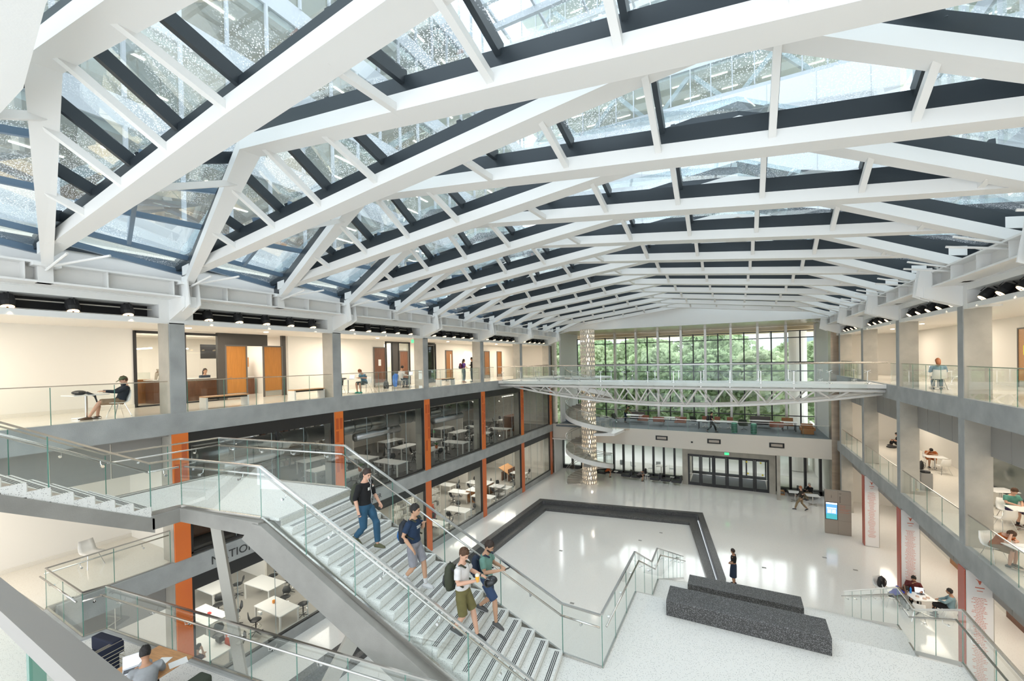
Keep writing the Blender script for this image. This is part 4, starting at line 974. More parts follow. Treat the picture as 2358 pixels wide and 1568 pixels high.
YELN=mat('yellow_paper',(.85,.85,.08),.6)
BX0=BKL
def storefront(idx,x,y0,y1,z0,z1,cuts,panels=()):
    w=sroot('window_%d'%idx,(x,(y0+y1)/2,z0)); m=MB().box((x-.05,y0,z1-.1),(x+.05,y1,z1)).box((x-.05,y0,z0),(x+.05,y1,z0+.06))
    for c in[y0,*cuts,y1]: m.box((x-.05,c-.04,z0),(x+.05,c+.04,z1))
    m.build('frame',DARK,w,world=True)
    for a,b in zip([y0,*cuts],[*cuts,y1]):
        if (a,b) in panels: MB().box((x-.03,a,z0),(x+.03,b,z1)).build('dark_panel',mat('charcoal_panel',(.06,.055,.05),.5),w,world=True)
        else: MB().quad((x,a,z0),(x,b,z0),(x,b,z1),(x,a,z1)).build('glass_pane',GW,w,world=True)
storefront(20,BX0,7.65,10.75,Z3,12.55,[9.3])
tp=mat('charcoal_panel',(.06,.055,.05),.5)
struct('trim_10',MB().box((BX0-.1,10.7,12.05),(BX0+.05,12.8,12.6)).box((BX0-.1,10.55,Z3),(BX0+.06,10.9,12.6)).box((BX0-.1,13.55,Z3),(BX0+.04,13.75,12.6)),tp)
door(4,BX0,10.9,11.75,Z3,12.02,mat('honey_wood_door',(.48,.20,.04),.45,noise=.2,nscale=4,stretch=(8,8,.6))); door(5,BX0,12.62,13.5,Z3,12.02,mat('honey_wood_door',(.48,.20,.04),.45))
door(6,BX0,19.7,20.6,Z3,12.1,WOODD,note=PAPER)
storefront(21,BX0,20.75,23.0,Z3,12.55,[21.3,21.9],((21.3,21.9),))
door(7,BX0+.05,21.95,22.7,Z3,11.9,WOODD)
storefront(22,BX0,24.2,25.9,Z3,12.5,[])
door(8,BX0,27.2,28.0,Z3,12.0,WOOD,vis=1); door(9,BX0,33.0,33.8,Z3,12.0,WOOD); door(10,BX0,35.3,36.1,Z3,12.0,WOOD)
# office interior behind
struct('wall_left',MB().box((-25.5,7.5,Z3),(-25.4,40,12.9)).box((-25.4,7.45,Z3),(BX0-.16,7.6,12.6)).box((-25.4,14,Z3),(BX0-.2,14.1,12.6)).box((-25.4,20.6,Z3),(BX0-.2,20.7,12.6)).box((-25.4,23.0,Z3),(BX0-.2,23.1,12.6)),WALLW)
t=thing('reception_desk','walnut front desk inside the glazed office of the upper left gallery','desk',(-21.7,10.0,Z3)); MB().box((-.35,-1.3,0),(.35,1.3,.95)).build('body',WOODD,t); MB().box((-.4,-1.35,.95),(.4,1.35,.99)).build('counter_top',TABLE,t)
t=thing('reception_desk','lower wood panelled desk behind the first glass pane of the gallery office','desk',(-22.6,8.4,Z3)); MB().box((-.35,-.7,0),(.35,.7,1.0)).build('body',WOOD,t); MB().box((-.02,-.7,1.0),(0,.7,1.3)).build('glass_screen',GW,t)
t=thing('kitchenette','wood kitchenette with black screen above it seen through the open office door','cabinet',(-23.2,12.6,Z3)); MB().box((-.3,-1.3,0),(.3,1.2,.9)).build('base_cabinet',WOODD,t); MB().box((-.3,-.2,1.45),(.2,1.0,1.95)).build('wall_cabinet',WOODL,t); MB().box((-.05,-1.2,1.9),(.0,-.1,2.6)).build('screen',BLACK,t); MB().box((-.32,-1.3,.9),(.32,1.2,.94)).build('counter_top',TABLE,t)
for i,y in enumerate((8.6,9.9)): tg=thing('ceiling_light','slim suspended light bar in the glazed gallery office, %s of two'%('nearer' if i==0 else 'farther'),'light',(-21.8,y,11.9)); MB().box((-.6,-.03,0),(.6,.03,.05)).build('lit_bar',LAMPW,tg)
tag(MB().box((-19.95,16.0,10.9),(-19.93,16.12,11.05)).build('thermostat',BLACK),'tiny black thermostat on the upper left gallery wall','thermostat') if 0 else None
for i,(y,l) in enumerate(((9.0,'first'),(12.4,'second'))): BEN.put((-16.75,y,Z3),0,'bench with wood seat and white ends on the upper left gallery, %s from camera'%l,'benches on the upper left gallery')
BEN.put((-16.8,22.6,Z3),0,'low bench with wood seat behind the railing near the two standing people')
def exit_s(loc,rz,lab):
    exit_sign(loc,rz,lab)
exit_s((-18.2,21.2,12.5),0,'green EXIT sign hanging under the upper left gallery ceiling')
exit_s((8.3,22.6,12.5),0,'green EXIT sign nearest, under the upper right gallery ceiling'); exit_s((8.6,32.5,12.5),0,'green EXIT sign farther back, under the upper right gallery ceiling')
# downlights
DL=mat('downlight_glow',(1,.93,.8),.5,emit=9)
for i,(x,y) in enumerate([(-18.3,yy) for yy in(8.6,11.6,15,18.2,21.5,25,28.4,32)]+[(8.3,yy) for yy in(18.5,24,28.5,33,36.5)]):
    sd='left' if x<0 else 'right'
    t=thing('downlight','round recessed downlight in the upper %s gallery ceiling, %s from the camera'%(sd,NTH[i if x<0 else i-8]),'downlight',(x,y,12.59),group='downlights of the upper %s gallery'%sd); MB().cyl((0,0,0),(0,0,-.01),.09,14).build('lit_disc',DL,t)
# wall washers: scalloped light on the gallery wall
for y in(16.2,16.8,30.0,30.6,31.2): point('wall_washer',(BKL+.28,y,12.4),34,(1,.93,.82),.03,spot=1.25,tgt=(BKL+.05,y,9.8))
# ---------------- right galleries
door(11,BKR,30.3,31.2,Z3,12.0,WOODL,-1,note=YELN); door(12,BKR,24.9,25.8,Z3,12.05,WOODL,-1,note=YELN); door(13,BKR,18.9,19.8,Z3,12.0,WOODD,-1)
w=sroot('window_23',(BKR-.03,22.5,Z3)); MB().box((BKR-.08,21.8,Z3),(BKR-.02,22.0,12.3)).box((BKR-.08,21.8,12.2),(BKR-.02,23.6,12.3)).build('frame',DARK,w,world=True); MB().quad((BKR-.05,22,Z3),(BKR-.05,23.6,Z3),(BKR-.05,23.6,12.2),(BKR-.05,22,12.2)).build('glass_pane',mat('dim_window',(.12,.14,.13),.1),w,world=True)
storefront(24,BKR-.04,13.5,18.2,Z3,12.35,[15.8])
struct('door_14',B((9.94,29.0,0),(10.0,30.6,2.9)),WOOD); struct('door_15',B((9.94,23.3,0),(10.0,25.3,3.0)),WOODD)
w=sroot('window_25',(9.9,18,0)); MB().box((9.9,16.2,.3),(9.98,20.6,.4)).box((9.9,16.2,.3),(9.98,16.3,3)).box((9.9,20.5,.3),(9.98,20.6,3)).build('frame',DARK,w,world=True); MB().box((9.93,16.3,.4),(9.97,20.5,3)).build('glass_pane',mat('dim_window',(.12,.14,.13),.1),w,world=True)
w=sroot('window_26',(BKR-.03,26,Z2)); MB().box((BKR-.1,23.6,Z2),(BKR-.02,28.6,Z2+.1)).box((BKR-.1,28.5,Z2),(BKR-.02,28.6,7.6)).box((BKR-.1,23.6,Z2),(BKR-.02,23.7,7.6)).build('frame',DARK,w,world=True); MB().box((BKR-.06,23.7,Z2+.1),(BKR-.03,28.5,7.6)).build('glass_pane',mat('dim_window',(.12,.14,.13),.05),w,world=True)
# name boards wrapped on the ground floor columns of the right side
NB=mat('donor_board',(.78,.76,.75),.45); REDT=mat('red_text',(.62,.16,.10),.6)
rn=random.Random(4)
for k,zt_ in((4,3.9),(3,3.9),(2,3.95),(1,3.95)):
    y=YCR[k]; t=thing('name_board','tall white board of small red names on a right side column, %s from far end'%ORD[4-k],'board',(XR,y,0))
    MB().box((-.02,-.045,.02),(.62,-.005,min(zt_+.2,4.06))).build('board',NB,t); MB().box((-.045,-.045,.02),(-.012,.43,min(zt_+.2,4.06))).build('red_edge',RED,t)
    m=MB(); z=zt_-.75; 
    while z>.5:
        w_=rn.uniform(.08,.19); 
        x=.3-w_; 
        while x<.3+w_: q=rn.uniform(.03,.07); m.box((x,-.049,z),(min(x+q,.3+w_),-.046,z+.016)); x+=q+.012
        z-=.052
    m.build('name_lines',REDT,t)['kind']='stuff'
    MB().box((.2,-.049,zt_-.42),(.42,-.046,zt_-.39)).box((.24,-.049,zt_-.52),(.38,-.046,zt_-.50)).loft([(.31,-.048,zt_-.3),(.31,-.048,zt_-.18)],[(.012,.002),(.05,.002)],side=(1,0,0),n=6).loft([(.22,-.048,zt_-.14),(.31,-.048,zt_-.2),(.40,-.048,zt_-.14)],[.008,.02,.008],n=5).build('heading',REDT,t)
# directory kiosk
t=thing('directory_kiosk','free standing taupe metal directory with a lit blue touch screen','kiosk',(5.5,32.6,0))
MB().box((-.66,-.1,0),(.66,.12,2.72)).build('body',TAUPE,t,bev=.015); MB().box((-.665,-.104,.9),(-.012,-.1,.905)).box((-.003,-.104,0),(.003,-.1,2.7)).box((.0,-.104,1.9),(.66,-.1,1.905)).box((0,-.104,.87),(.66,-.1,.875)).build('joint',DARK,t)
MB().box((-.64,-.115,.9),(-.02,-.1,1.98)).build('screen_frame',BLACK,t)
SB=mat('screen_blue',(.10,.30,.62),.3,emit=1.1); ST=mat('screen_teal',(.05,.32,.36),.3,emit=1); SWt=mat('screen_white',(.85,.88,.92),.3,emit=1.1)
MB().box((-.61,-.118,1.25),(-.05,-.115,1.95)).build('screen_upper',SB,t); MB().box((-.61,-.118,.93),(-.05,-.115,1.25)).build('screen_lower',ST,t)
m=MB().box((-.61,-.12,1.85),(-.05,-.118,1.95)).box((-.56,-.12,1.57),(-.09,-.118,1.64))
for r in range(3): m.box((-.54,-.12,1.3+r*.085),(-.34,-.118,1.36+r*.085)).box((-.31,-.12,1.3+r*.085),(-.11,-.118,1.36+r*.085))
m.build('screen_tiles',SWt,t)
txt(t,'i',(-.36,-.103,2.25),.28,mat('kiosk_ink',(.12,.1,.09),.5)); txt(t,'O',(.05,-.103,2.5),.15,mat('kiosk_ink',(.12,.1,.09),.5))
m=MB()
for i,z in enumerate((1.8,1.7,1.58,1.5,1.38)): m.box((.06,-.104,z),(.06+rn.uniform(.3,.55),-.101,z+.018))
m.build('text_lines',REDT,t)
m=MB()
for i in range(5): m.box((.07,-.104,2.0+i*.08),(.13,-.101,2.05+i*.08))
m.build('symbol_column',mat('kiosk_ink',(.12,.1,.09),.5),t)
# ---------------- far benches, tables, stools on the ground floor
def mk_lounge():
    t=thing('lounge_bench','','seat'); MB().box((-.42,-.36,.30),(.42,.36,.44)).build('cushion',LEATH,t,bev=.02); MB().box((-.40,-.34,.24),(.40,.34,.30)).build('frame',BLKP,t)
    MB().box((.30,-.36,.44),(.44,.36,.78)).build('backrest',LEATH,t,bev=.02)
    for x in(-.37,.37):
        for y in(-.31,.31): MB().cyl((x,y,0),(x,y,.25),.015,6).build('leg',CHROME,t)
    return t
LS=Kind(mk_lounge)
fx=[(-11.4,39.9,0,'under the spiral stair landing, sat on'),(-9.1,39.8,0,'second from the left'),(-8.2,39.8,PI,'third from the left, sat on'),(-6.5,39.7,0,'fourth from the left'),(-5.6,39.7,PI,'fifth from the left'),(-4.7,39.6,0,'next to the concrete door portal')]
for x,y,rz,l in fx: LS.put((x,y,0),rz,'black leather lounge seat by the far windows, '+l,'black lounge seats by the far windows')
for x,y,l in((-10.2,39.9,'between the left seats'),(-7.3,39.8,'between the two seat pairs'),(-5.15,40.0,'near the portal')):
    t=thing('side_table','tiny white side table by the far ground floor windows, '+l,'table',(x-.0,y+.35,0)); MB().box((-.18,-.18,.42),(.18,.18,.45)).build('table_top',TABLE,t); MB().cyl((0,0,0),(0,0,.42),.015,6).build('stem',CHROME,t)
t=thing('wooden_crate','small brown wooden stool beside the concrete door portal','stool',(3.15,40.1,0)); MB().box((-.2,-.15,0),(.2,.15,.06)).box((-.2,-.15,.3),(.2,.15,.36)).box((-.2,-.15,0),(-.16,.15,.36)).box((.16,-.15,0),(.2,.15,.36)).build('body',WOODL,t)
LS.put((3.9,40.1,0),0,'black lounge seat by the far right windows, nearer the portal','black seats by the far right windows'); LS.put((5.2,40.0,0),PI,'black lounge seat by the far right windows, under the seated man','black seats by the far right windows')
CT.put((3.9,38.6,0),0,'white rectangular cafe table near the far right windows, nearer the portal','cafe tables near the far right windows'); CT.put((4.95,38.2,0),.1,'white rectangular cafe table near the far right windows, behind the walking man','cafe tables near the far right windows')
for i in range(3): o=thing('stacked_chair','black folding chair behind the directory kiosk, %s from the left'%NTH[i],'chair',(5.9+i*.22,38.2-.1*i,0),.2,'black folding chairs behind the kiosk'); MB().box((-.03,-.22,0),(.03,.22,1.0)).build('frame',BLKP,o); MB().box((-.05,-.2,.5),(.05,.2,.9)).build('seat',BLKP,o)
# outdoor wire chairs
def mk_wire():
    t=thing('wire_chair','','chair'); m=MB(); m.box((-.22,-.22,.43),(.22,.22,.45)).box((-.22,.2,.45),(.22,.22,.85)).build('seat',mat('grey_wire',(.45,.47,.48),.4,metal=.5),t)
    m=MB(); [m.tube([(x,y,0),(x,y,.43)],.012,5) for x in(-.2,.2) for y in(-.2,.2)]; m.build('leg_frame',STEEL,t); return t
WC=Kind(mk_wire)
for i,(x,y,a) in enumerate(((-10.3,43.3,.3),(-9.2,43.2,2),(-7.4,42.9,4.4),(-6.9,44,.2),(-5.6,43.5,1.7))): WC.put((x,y,-.04),a,'pale wire chair on the paving outside the far left windows, %s from the left'%ORD[i],'wire chairs outside the windows')
t=thing('outdoor_table','round pale table among wire chairs outside the windows','table',(-6.5,43.2,-.04)); MB().lathe((0,0,.7),[(.5,0),(.5,.03)],20).build('table_top',WHITE,t); MB().cyl((0,0,0),(0,0,.7),.04,8).build('column',STEEL,t)
# ---------------- far balcony lounge
def mk_sofa(m,back=True,w=1.0):
    def f():
        t=thing('lounge_chair','','chair'); MB().box((-w/2,-.36,.30),(w/2,.36,.42)).build('seat',m,t,bev=.03)
        if back: MB().box((-w/2,.30,.42),(w/2,.40,.78)).build('backrest',m,t,bev=.02)
        for x in(-w/2+.05,w/2-.05):
            for y in(-.3,.3): MB().cyl((x,y,0),(x,y,.3),.015,6).build('leg',CHROME,t)
        MB().box((w/2-.08,-.3,.42),(w/2,.3,.6)).build('armrest',m,t,bev=.02); return t
    return f
BR=Kind(mk_sofa(BRL)); 
def mk_shellch():
    t=thing('swivel_armchair','','chair'); MB().loft([(0,-.3,.42),(0,0,.38),(0,.25,.5),(0,.38,.85)],[(.3,.03),(.36,.05),(.38,.06),(.3,.04)],side=(1,0,0),n=12).build('seat_shell',GRNF,t,smooth=True)
    m=MB().cyl((0,0,.08),(0,0,.36),.03,8)
    for i in range(4): a=PI/4+PI/2*i; m.tube([(0,0,.1),(.32*math.cos(a),.32*math.sin(a),.03)],.02,5)
    m.build('swivel_base',CHROME,t); return t
SW=Kind(mk_shellch)
LB='on the far balcony, '
for x,y,rz,l in((-8.0,42.4,0,'right of the standing person'),(-6.5,42.2,PI,'left end of the oval white table'),(-4.6,42.2,0,'right end of the oval white table'),(3.0,42.3,PI,'beside the dark legged table')): BR.put((x,y,Z2),rz,'brown leather lounge chair '+LB+l,'brown lounge chairs on the balcony')
for x,y,rz,l in((-10.6,42.4,1.2,'at the far left by the drum'),(-3.4,43,2.6,'left of the long white table'),(.55,41.6,.2,'between the two green bins')): SW.put((x,y,Z2),rz,'dark green swivel armchair '+LB+l,'dark swivel armchairs on the balcony')
def longtable(x,y,w,l,dark=True,oval=False):
    t=thing('long_table','white topped %s table '%('oval' if oval else 'long')+LB+l,'table',(x,y,Z2))
    if oval: MB().prism([(w/2*math.cos(a*PI/10)*1.0,.4*math.sin(a*PI/10)) for a in range(20)],.66,.70).build('table_top',TABLE,t)
    else: MB().box((-w/2,-.5,.70),(w/2,.5,.74)).build('table_top',TABLE,t)
    for sx in(-1,1):
        for sy in(-1,1): MB().cyl((sx*(w/2-.15)*(.75 if oval else 1),sy*(.2 if oval else .42),0),(sx*(w/2-.15)*(.75 if oval else 1),sy*(.2 if oval else .42),.68),.035 if dark else .02,6).build('leg',DARK if dark else CHROME,t)
longtable(-5.55,42.6,1.9,'between brown chairs',False,True); longtable(-1.5,41.1,3.2,'in the middle, with swivel chairs'); longtable(1.9,42.9,1.9,'in front of a dark bench back',False,True); longtable(3.9,42.4,1.2,'at the right between brown chairs'); longtable(-9.0,42.9,1.8,'where the standing person leans',False)
for i in range(3): 
    t=thing('swivel_chair','swivel chair with brown back behind the long white balcony table, %s from left'%ORD[i],'chair',(-2.5+i*1.0,42.0,Z2),group='swivel chairs at the long balcony table'); MB().box((-.22,-.2,.42),(.22,.2,.47)).build('seat',BLKP,t); MB().box((-.24,.2,.6),(.24,.24,.98)).build('backrest',BRL,t)
    m=MB().cyl((0,0,.1),(0,0,.42),.025,6)
    for k in range(5): a=k*2*PI/5; m.tube([(0,0,.12),(.3*math.cos(a),.3*math.sin(a),.04)],.025,5)
    m.build('star_base',STEELW,t)
for x,y,rz,w_,l in((-8.8,43.6,0,1.4,'behind the leaning person'),(1.9,43.7,0,1.6,'behind the oval table at the right')):
    t=thing('bench_sofa','dark grey sofa back '+LB+l,'sofa',(x,y,Z2)); MB().box((-w_/2,-.3,.25),(w_/2,.3,.42)).build('seat',BLKP,t); MB().box((-w_/2,.25,.42),(w_/2,.35,.95)).build('backrest',mat('grey_fabric',(.15,.13,.12),.9),t)
t=thing('brown_armchair','boxy tan leather armchair at the right end of the far balcony lounge','chair',(5.05,41.3,Z2)); MB().box((-.4,-.36,.0),(.4,.36,.42)).build('seat',mat('tan_leather',(.38,.16,.05),.5),t,bev=.03); MB().box((-.4,.28,.42),(.4,.4,.78)).build('backrest',mat('tan_leather',(.38,.16,.05),.5),t); MB().box((-.5,-.36,.3),(-.4,.36,.55)).box((.4,-.36,.3),(.5,.36,.55)).build('armrest',mat('tan_leather',(.38,.16,.05),.5),t)
t=thing('brown_armchair','tan backed lounge chair behind the small dark legged table on the far balcony','chair',(3.9,43.3,Z2)); MB().box((-.4,-.3,.3),(.4,.3,.42)).build('seat',mat('tan_leather',(.38,.16,.05),.5),t); MB().box((-.42,.28,.42),(.42,.36,.95)).build('backrest',mat('tan_leather',(.38,.16,.05),.5),t); MB().cyl((0,0,0),(0,0,.3),.05,8).build('stem',DARK,t)
GB=mat('green_bin',(.10,.32,.22),.4)
for x,y,l in((-.15,39.9,'left'),(1.25,39.8,'right')):
    t=thing('recycling_bin','round green recycling bin on the far balcony, %s one of two'%l,'bin',(x,y,Z2)); MB().lathe((0,0,0),[(.2,0),(.22,.05),(.22,.75),(.18,.85),(.05,.88)],18).build('bin_body',GB,t)
    m=MB(); [m.lathe((0,0,.12+i*.13),[(.225,0),(.225,.05)],18) for i in range(5)]; m.build('slot_band',DARK,t)
# benches left of the spiral
t=thing('grey_sofa','low blue grey sofa on the second floor corner left of the spiral staircase','sofa',(-14.5,41.0,Z2)); MB().box((-.8,-.4,.1),(.8,.4,.42)).build('seat',mat('slate_fabric',(.12,.17,.22),.9),t,bev=.03); MB().box((-.8,.3,.42),(.8,.42,.8)).build('backrest',mat('slate_fabric',(.12,.17,.22),.9),t)
# ---------------- left second floor chair, lower left lounge
CH.put((-18.3,5.7,Z2),-1.35,'single white shell chair alone on the empty second floor at the left')
t=thing('striped_sofa','dark blue sofa with thin cream stripes at the lower left','sofa',(-11.75,3.62,Z2),math.radians(8))
NVY=mat('navy_fabric',(.012,.016,.035),.9); CRM=mat('cream_stripe',(.5,.45,.33),.9)
t.scale=(.85,.85,.9)
MB().box((-.45,-.5,.05),(.40,.35,.42)).build('seat',NVY,t,bev=.03); MB().box((-.45,.2,.42),(.40,.42,.72)).build('backrest',NVY,t,bev=.03); MB().box((.28,-.5,.42),(.45,.42,.68)).build('armrest',NVY,t,bev=.02)
m=MB(); [m.box((.452,-.5,.1+i*.09),(.456,.42,.112+i*.09)) for i in range(6)]; [m.box((-.45,.422,.1+i*.1),(.45,.426,.112+i*.1)) for i in range(6)]; [m.box((.30+i*.05,-.5,.682),(.312+i*.05,.42,.686)) for i in range(3)]; m.build('stripe',CRM,t)
t=thing('side_desk','light wood table top where the student works at the lower left','table',(-9.85,3.87,Z2),math.radians(8)); MB().box((-.5,-.45,.66),(.5,.42,.69)).build('table_top',WOODL,t,bev=.01); MB().cyl((0,0,.03),(0,0,.66),.04,10).build('column',STEEL,t); MB().box((-.3,-.05,0),(.3,.05,.03)).box((-.05,-.3,0),(.05,.3,.03)).build('foot',STEEL,t)
t=thing('green_armchair','dark green block armchair behind the student at the lower left','chair',(-8.95,3.9,Z2),math.radians(8)); MB().box((-.05,-.5,.0),(.4,.3,.42)).build('seat',GRNF,t,bev=.04); MB().box((.12,-.5,.42),(.42,.32,.66)).build('backrest',GRNF,t,bev=.04)
def at_pc(): pass
LAP.put((-9.98,3.64,Z2+.69),1.15,'open laptop with a bright web page on the lower left wood table')
for i,(x,y,r,l) in enumerate(((-9.75,3.98,.5,'left of the student'),(-9.45,4.12,-.3,'at the corner of the wood table'))): tag(MB().cb((x,y,Z2+.695),(.21,.28,.004),r).build('paper_sheet',PAPER),'white sheet of paper '+l,'paper')
# ---------------- tables and chairs on the galleries
CT.put((-17.2,5.33,Z3),PI/2+.1,'pale table with the black jacket on it on the upper left gallery')
CH.put((-16.85,5.95,Z3),PI+.1,'white chair under the person in the green cap')
RT.put((-17.2,15.05,Z3),0,'pale round table with an open laptop, student in a blue shirt beside it'); CH.put((-17.0,16.0,Z3),PI,'white chair under the student in the blue shirt'); CH.put((-16.9,14.3,Z3),0,'empty white chair left of the blue shirt student')
RT.put((-18.0,20.5,Z3),0,'pale round table of the student in the white shirt'); CH.put((-17.95,19.6,Z3),0,'white chair draped with a bright blue jacket'); CH.put((-17.7,21.4,Z3),PI,'empty white chair facing the student in the white shirt')
LAP.put((-17.15,15.15,Z3+.735),.1,'silver laptop in front of the blue shirt student'); LAP.put((-18.0,20.5,Z3+.735),0,'small open laptop of the white shirt student')
BP.put((-18.4,18.9,Z3),.6,'black backpack on the floor behind the white shirt student')
tag(MB().ell((0,0,0),(.26,.16,.07),n=12,k=6).loft([(.2,.1,0),(.3,.25,-.1),(.3,.3,-.3)],[.04,.035,.02],n=6).build('folded_jacket',BLKP),'black jacket bundled on the upper left gallery table','jacket').location=(-17.25,5.2,Z3+.80)
tag(MB().ell((0,0,0),(.14,.2,.05),n=10,k=6).loft([(.1,-.1,0),(.2,-.2,-.1),(.2,-.22,-.35)],[.05,.04,.03],n=6).build('folded_jacket',BLKP),'dark sweater hanging over the edge of the blue shirt student table','sweater').location=(-17.25,14.8,Z3+.78)
tag(MB().loft([(0,0,.86),(-.02,-.06,.7),(0,-.1,.4),(0,-.08,.1)],[(.16,.05),(.2,.07),(.19,.06),(.12,.05)],side=(1,0,0),n=12).build('blue_jacket',mat('bright_blue_jacket',(.02,.13,.5),.7)),'bright blue jacket hanging over a chair back on the upper left gallery','jacket').location=(-17.95,19.28,Z3)
# right upper gallery
for x,y,rz,l in((8.1,16.6,0,'near'),(8.2,17.9,PI,'far')): CH.put((x,y,Z3),rz,'white shell chair behind the nearest glass of the upper right gallery, %s one'%l,'white chairs on the upper right gallery')
CT.put((8.15,17.2,Z3),0,'white table on the upper right gallery between two white chairs')
RT.put((7.6,24.4,Z3),0,'round table with open laptops on the upper right gallery'); CH.put((7.35,23.5,Z3),-.2,'white chair of the long haired person on the upper right gallery'); CH.put((8.4,24.9,Z3),2,'empty white chair facing the long haired person'); LAP.put((7.55,24.4,Z3+.735),.2,'open laptop on the upper right gallery table')
# right middle gallery
G2='right middle gallery'
for x,y,rz,l in((9.45,30.8,0,'of the person in the far orange shirt'),(9.0,21.65,0,'of the person in the teal shirt'),(7.3,17.35,.3,'of the nearest person in the orange shirt'),(9.4,24.3,.3,'empty, behind the second column')): CT.put((x,y,Z2),rz,'white table on the %s %s'%(G2,l))
for x,y,rz,l in((9.5,29.9,.2,'facing the far orange shirt person'),(9.5,31.75,PI,'under the far orange shirt person'),(8.85,22.4,PI,'under the teal shirt person'),(6.85,18.05,PI+.5,'under the nearest orange shirt person'),(7.7,16.5,.4,'empty, facing the nearest orange shirt'),(9.0,24.9,3.3,'at the empty table'),(8.3,21.2,.3,'beside the grey backpack')): CH.put((x,y,Z2),rz,'white shell chair on the %s %s'%(G2,l))
BPG.put((8.4,22.6,Z2),2.6,'grey backpack with orange trim standing on the right middle gallery'); BP.put((8.85,30.7,Z2),1,'black backpack beside the far orange shirt person table'); BP.put((8.3,27.0,Z2),.4,'black bag lying on the bin of the right middle gallery') if 0 else None
t=thing('waste_bin','grey waste bin against the second column of the right middle gallery','bin',(7.7,26.2,Z2)); MB().box((-.2,-.2,0),(.2,.2,.8)).build('bin_body',PANG,t); MB().ell((0,0,.84),(.2,.2,.08),n=10,k=5).build('black_bag_top',BLKP,t)
tag(MB().ell((0,0,.08),(.3,.16,.09),n=10,k=6).build('duffel_bag',BLKP),'black bag lying on the floor of the right middle gallery, far end','bag').location=(9.2,37.0,Z2)
tag(MB().cb((0,0,.01),(.2,.26,.02)).build('notebook',PAPER),'open white notebook under the nearest orange shirt person hand','notebook').location=(7.1,17.5,Z2+.737)
# ground right
CT.put((6.85,24.05,0),.35,'white table with laptop and food where three people sit, lower right'); LAP.put((6.95,24.25,.735),.1,'silver laptop with lid towards the camera on the lower right table')
CH.put((5.8,25.0,0),PI+.6,'white chair holding a black backpack at the lower right table'); CH.put((6.85,24.78,0),PI+.1,'white chair under the person in the maroon hoodie'); CH.put((7.75,24.0,0),1.4,'white chair under the person in the pale blue shirt'); CH.put((6.6,23.35,0),-.15,'empty white chair at the near side of the lower right table'); CH.put((5.95,24.2,0),-1.5,'white chair under the person in the royal blue shirt')
BP.put((5.8,25.0,.46),.4,'black backpack sitting on a white chair, lower right'); BP.put((8.25,24.2,.0),2,'black backpack leaning on the floor behind the pale blue shirt person')
tag(MB().lathe((0,0,0),[(.035,0),(.037,.2),(.02,.23),(.02,.26)],12).build('water_bottle',mat('blue_bottle',(.02,.25,.7),.2)),'bright blue water bottle on the lower right table','bottle').location=(6.6,24.2,.737)
for i,(x,y) in enumerate(((6.75,23.95),(6.95,23.85),(7.1,24.0))): tag(MB().box((-.05,-.05,0),(.05,.05,.04)).build('food_box',mat('food_box',(.7,.5,.4),.7)),'small food container on the lower right table, %s from the left'%NTH[i],'container','food boxes on the lower right table').location=(x,y,.737)
for x,y in((-2.9,27.6),(-2.2,28.2)): pass
for i,(x,y,z) in enumerate(((4.2,28.5,0),(5.35,27.5,0),(1.2,25.8,0),(-5.5,27.5,-.42),(-9.5,24,-.42),(-7.0,19,-.42),(-6.2,15.5,-.42),(-4.5,29.3,-.42),(-3.1,26,-.42))): tag(B((-.1,-.07,.001),(.1,.07,.004)).build('floor_plate',mat('floor_plate',(.25,.24,.22),.4)),'small grey metal floor box cover, %s'%('inside the sunken court, %s of six'%NTH[i-3] if z<0 else 'right of the sunken court, %s of three'%NTH[i]),'floor plate','floor plates %s the court'%('inside' if z<0 else 'beside')).location=(x,y,z)
# ---------------- people
SKINS={'l':mat('skin_light',(.62,.36,.25),.55),'m':mat('skin_medium',(.42,.22,.13),.55),'d':mat('skin_dark',(.16,.075,.045),.5),'a':mat('skin_warm',(.52,.30,.19),.55)}
HAIRS={'b':mat('hair_black',(.012,.009,.008),.6,bump=.6,bscale=60),'br':mat('hair_brown',(.11,.05,.022),.7,noise=.5,nscale=60,bump=.6,bscale=60),'rd':mat('hair_auburn',(.32,.11,.04),.6),'g':mat('hair_grey',(.45,.42,.38),.7),'dk':mat('hair_dark_brown',(.03,.016,.01),.6)}
def cloth(n,c,r=.85): return mat('cloth_'+n,c,r,noise=.18,nscale=9)
def remesh(o,vox):
    m=o.modifiers.new('remesh','REMESH'); m.mode='VOXEL'; m.voxel_size=vox; m.use_smooth_shade=True
    s=o.modifiers.new('smooth','SMOOTH'); s.factor=.5; s.iterations=2
STAND=dict(pel=(0,0,.95),neck=(0,0,1.47),head=(0,.03,1.63),sh=.185,
  sL=None,sR=None,eL=(-.25,-.03,1.15),eR=(.25,-.03,1.15),wL=(-.25,.06,.90),wR=(.25,.06,.90),
  hL=(-.095,0,.92),hR=(.095,0,.92),kL=(-.10,.03,.50),kR=(.10,.03,.50),aL=(-.10,-.02,.085),aR=(.10,-.02,.085),look=(0,1,-.1),fd=None)
SIT=dict(STAND,pel=(0,0,.50),neck=(0,.03,1.02),head=(0,.10,1.18),eL=(-.24,.10,.76),eR=(.24,.10,.76),wL=(-.12,.36,.78),wR=(.12,.36,.78),
  hL=(-.09,.02,.50),hR=(.09,.02,.50),kL=(-.12,.44,.50),kR=(.12,.44,.50),aL=(-.12,.38,.085),aR=(.12,.38,.085),look=(0,1,-.55))
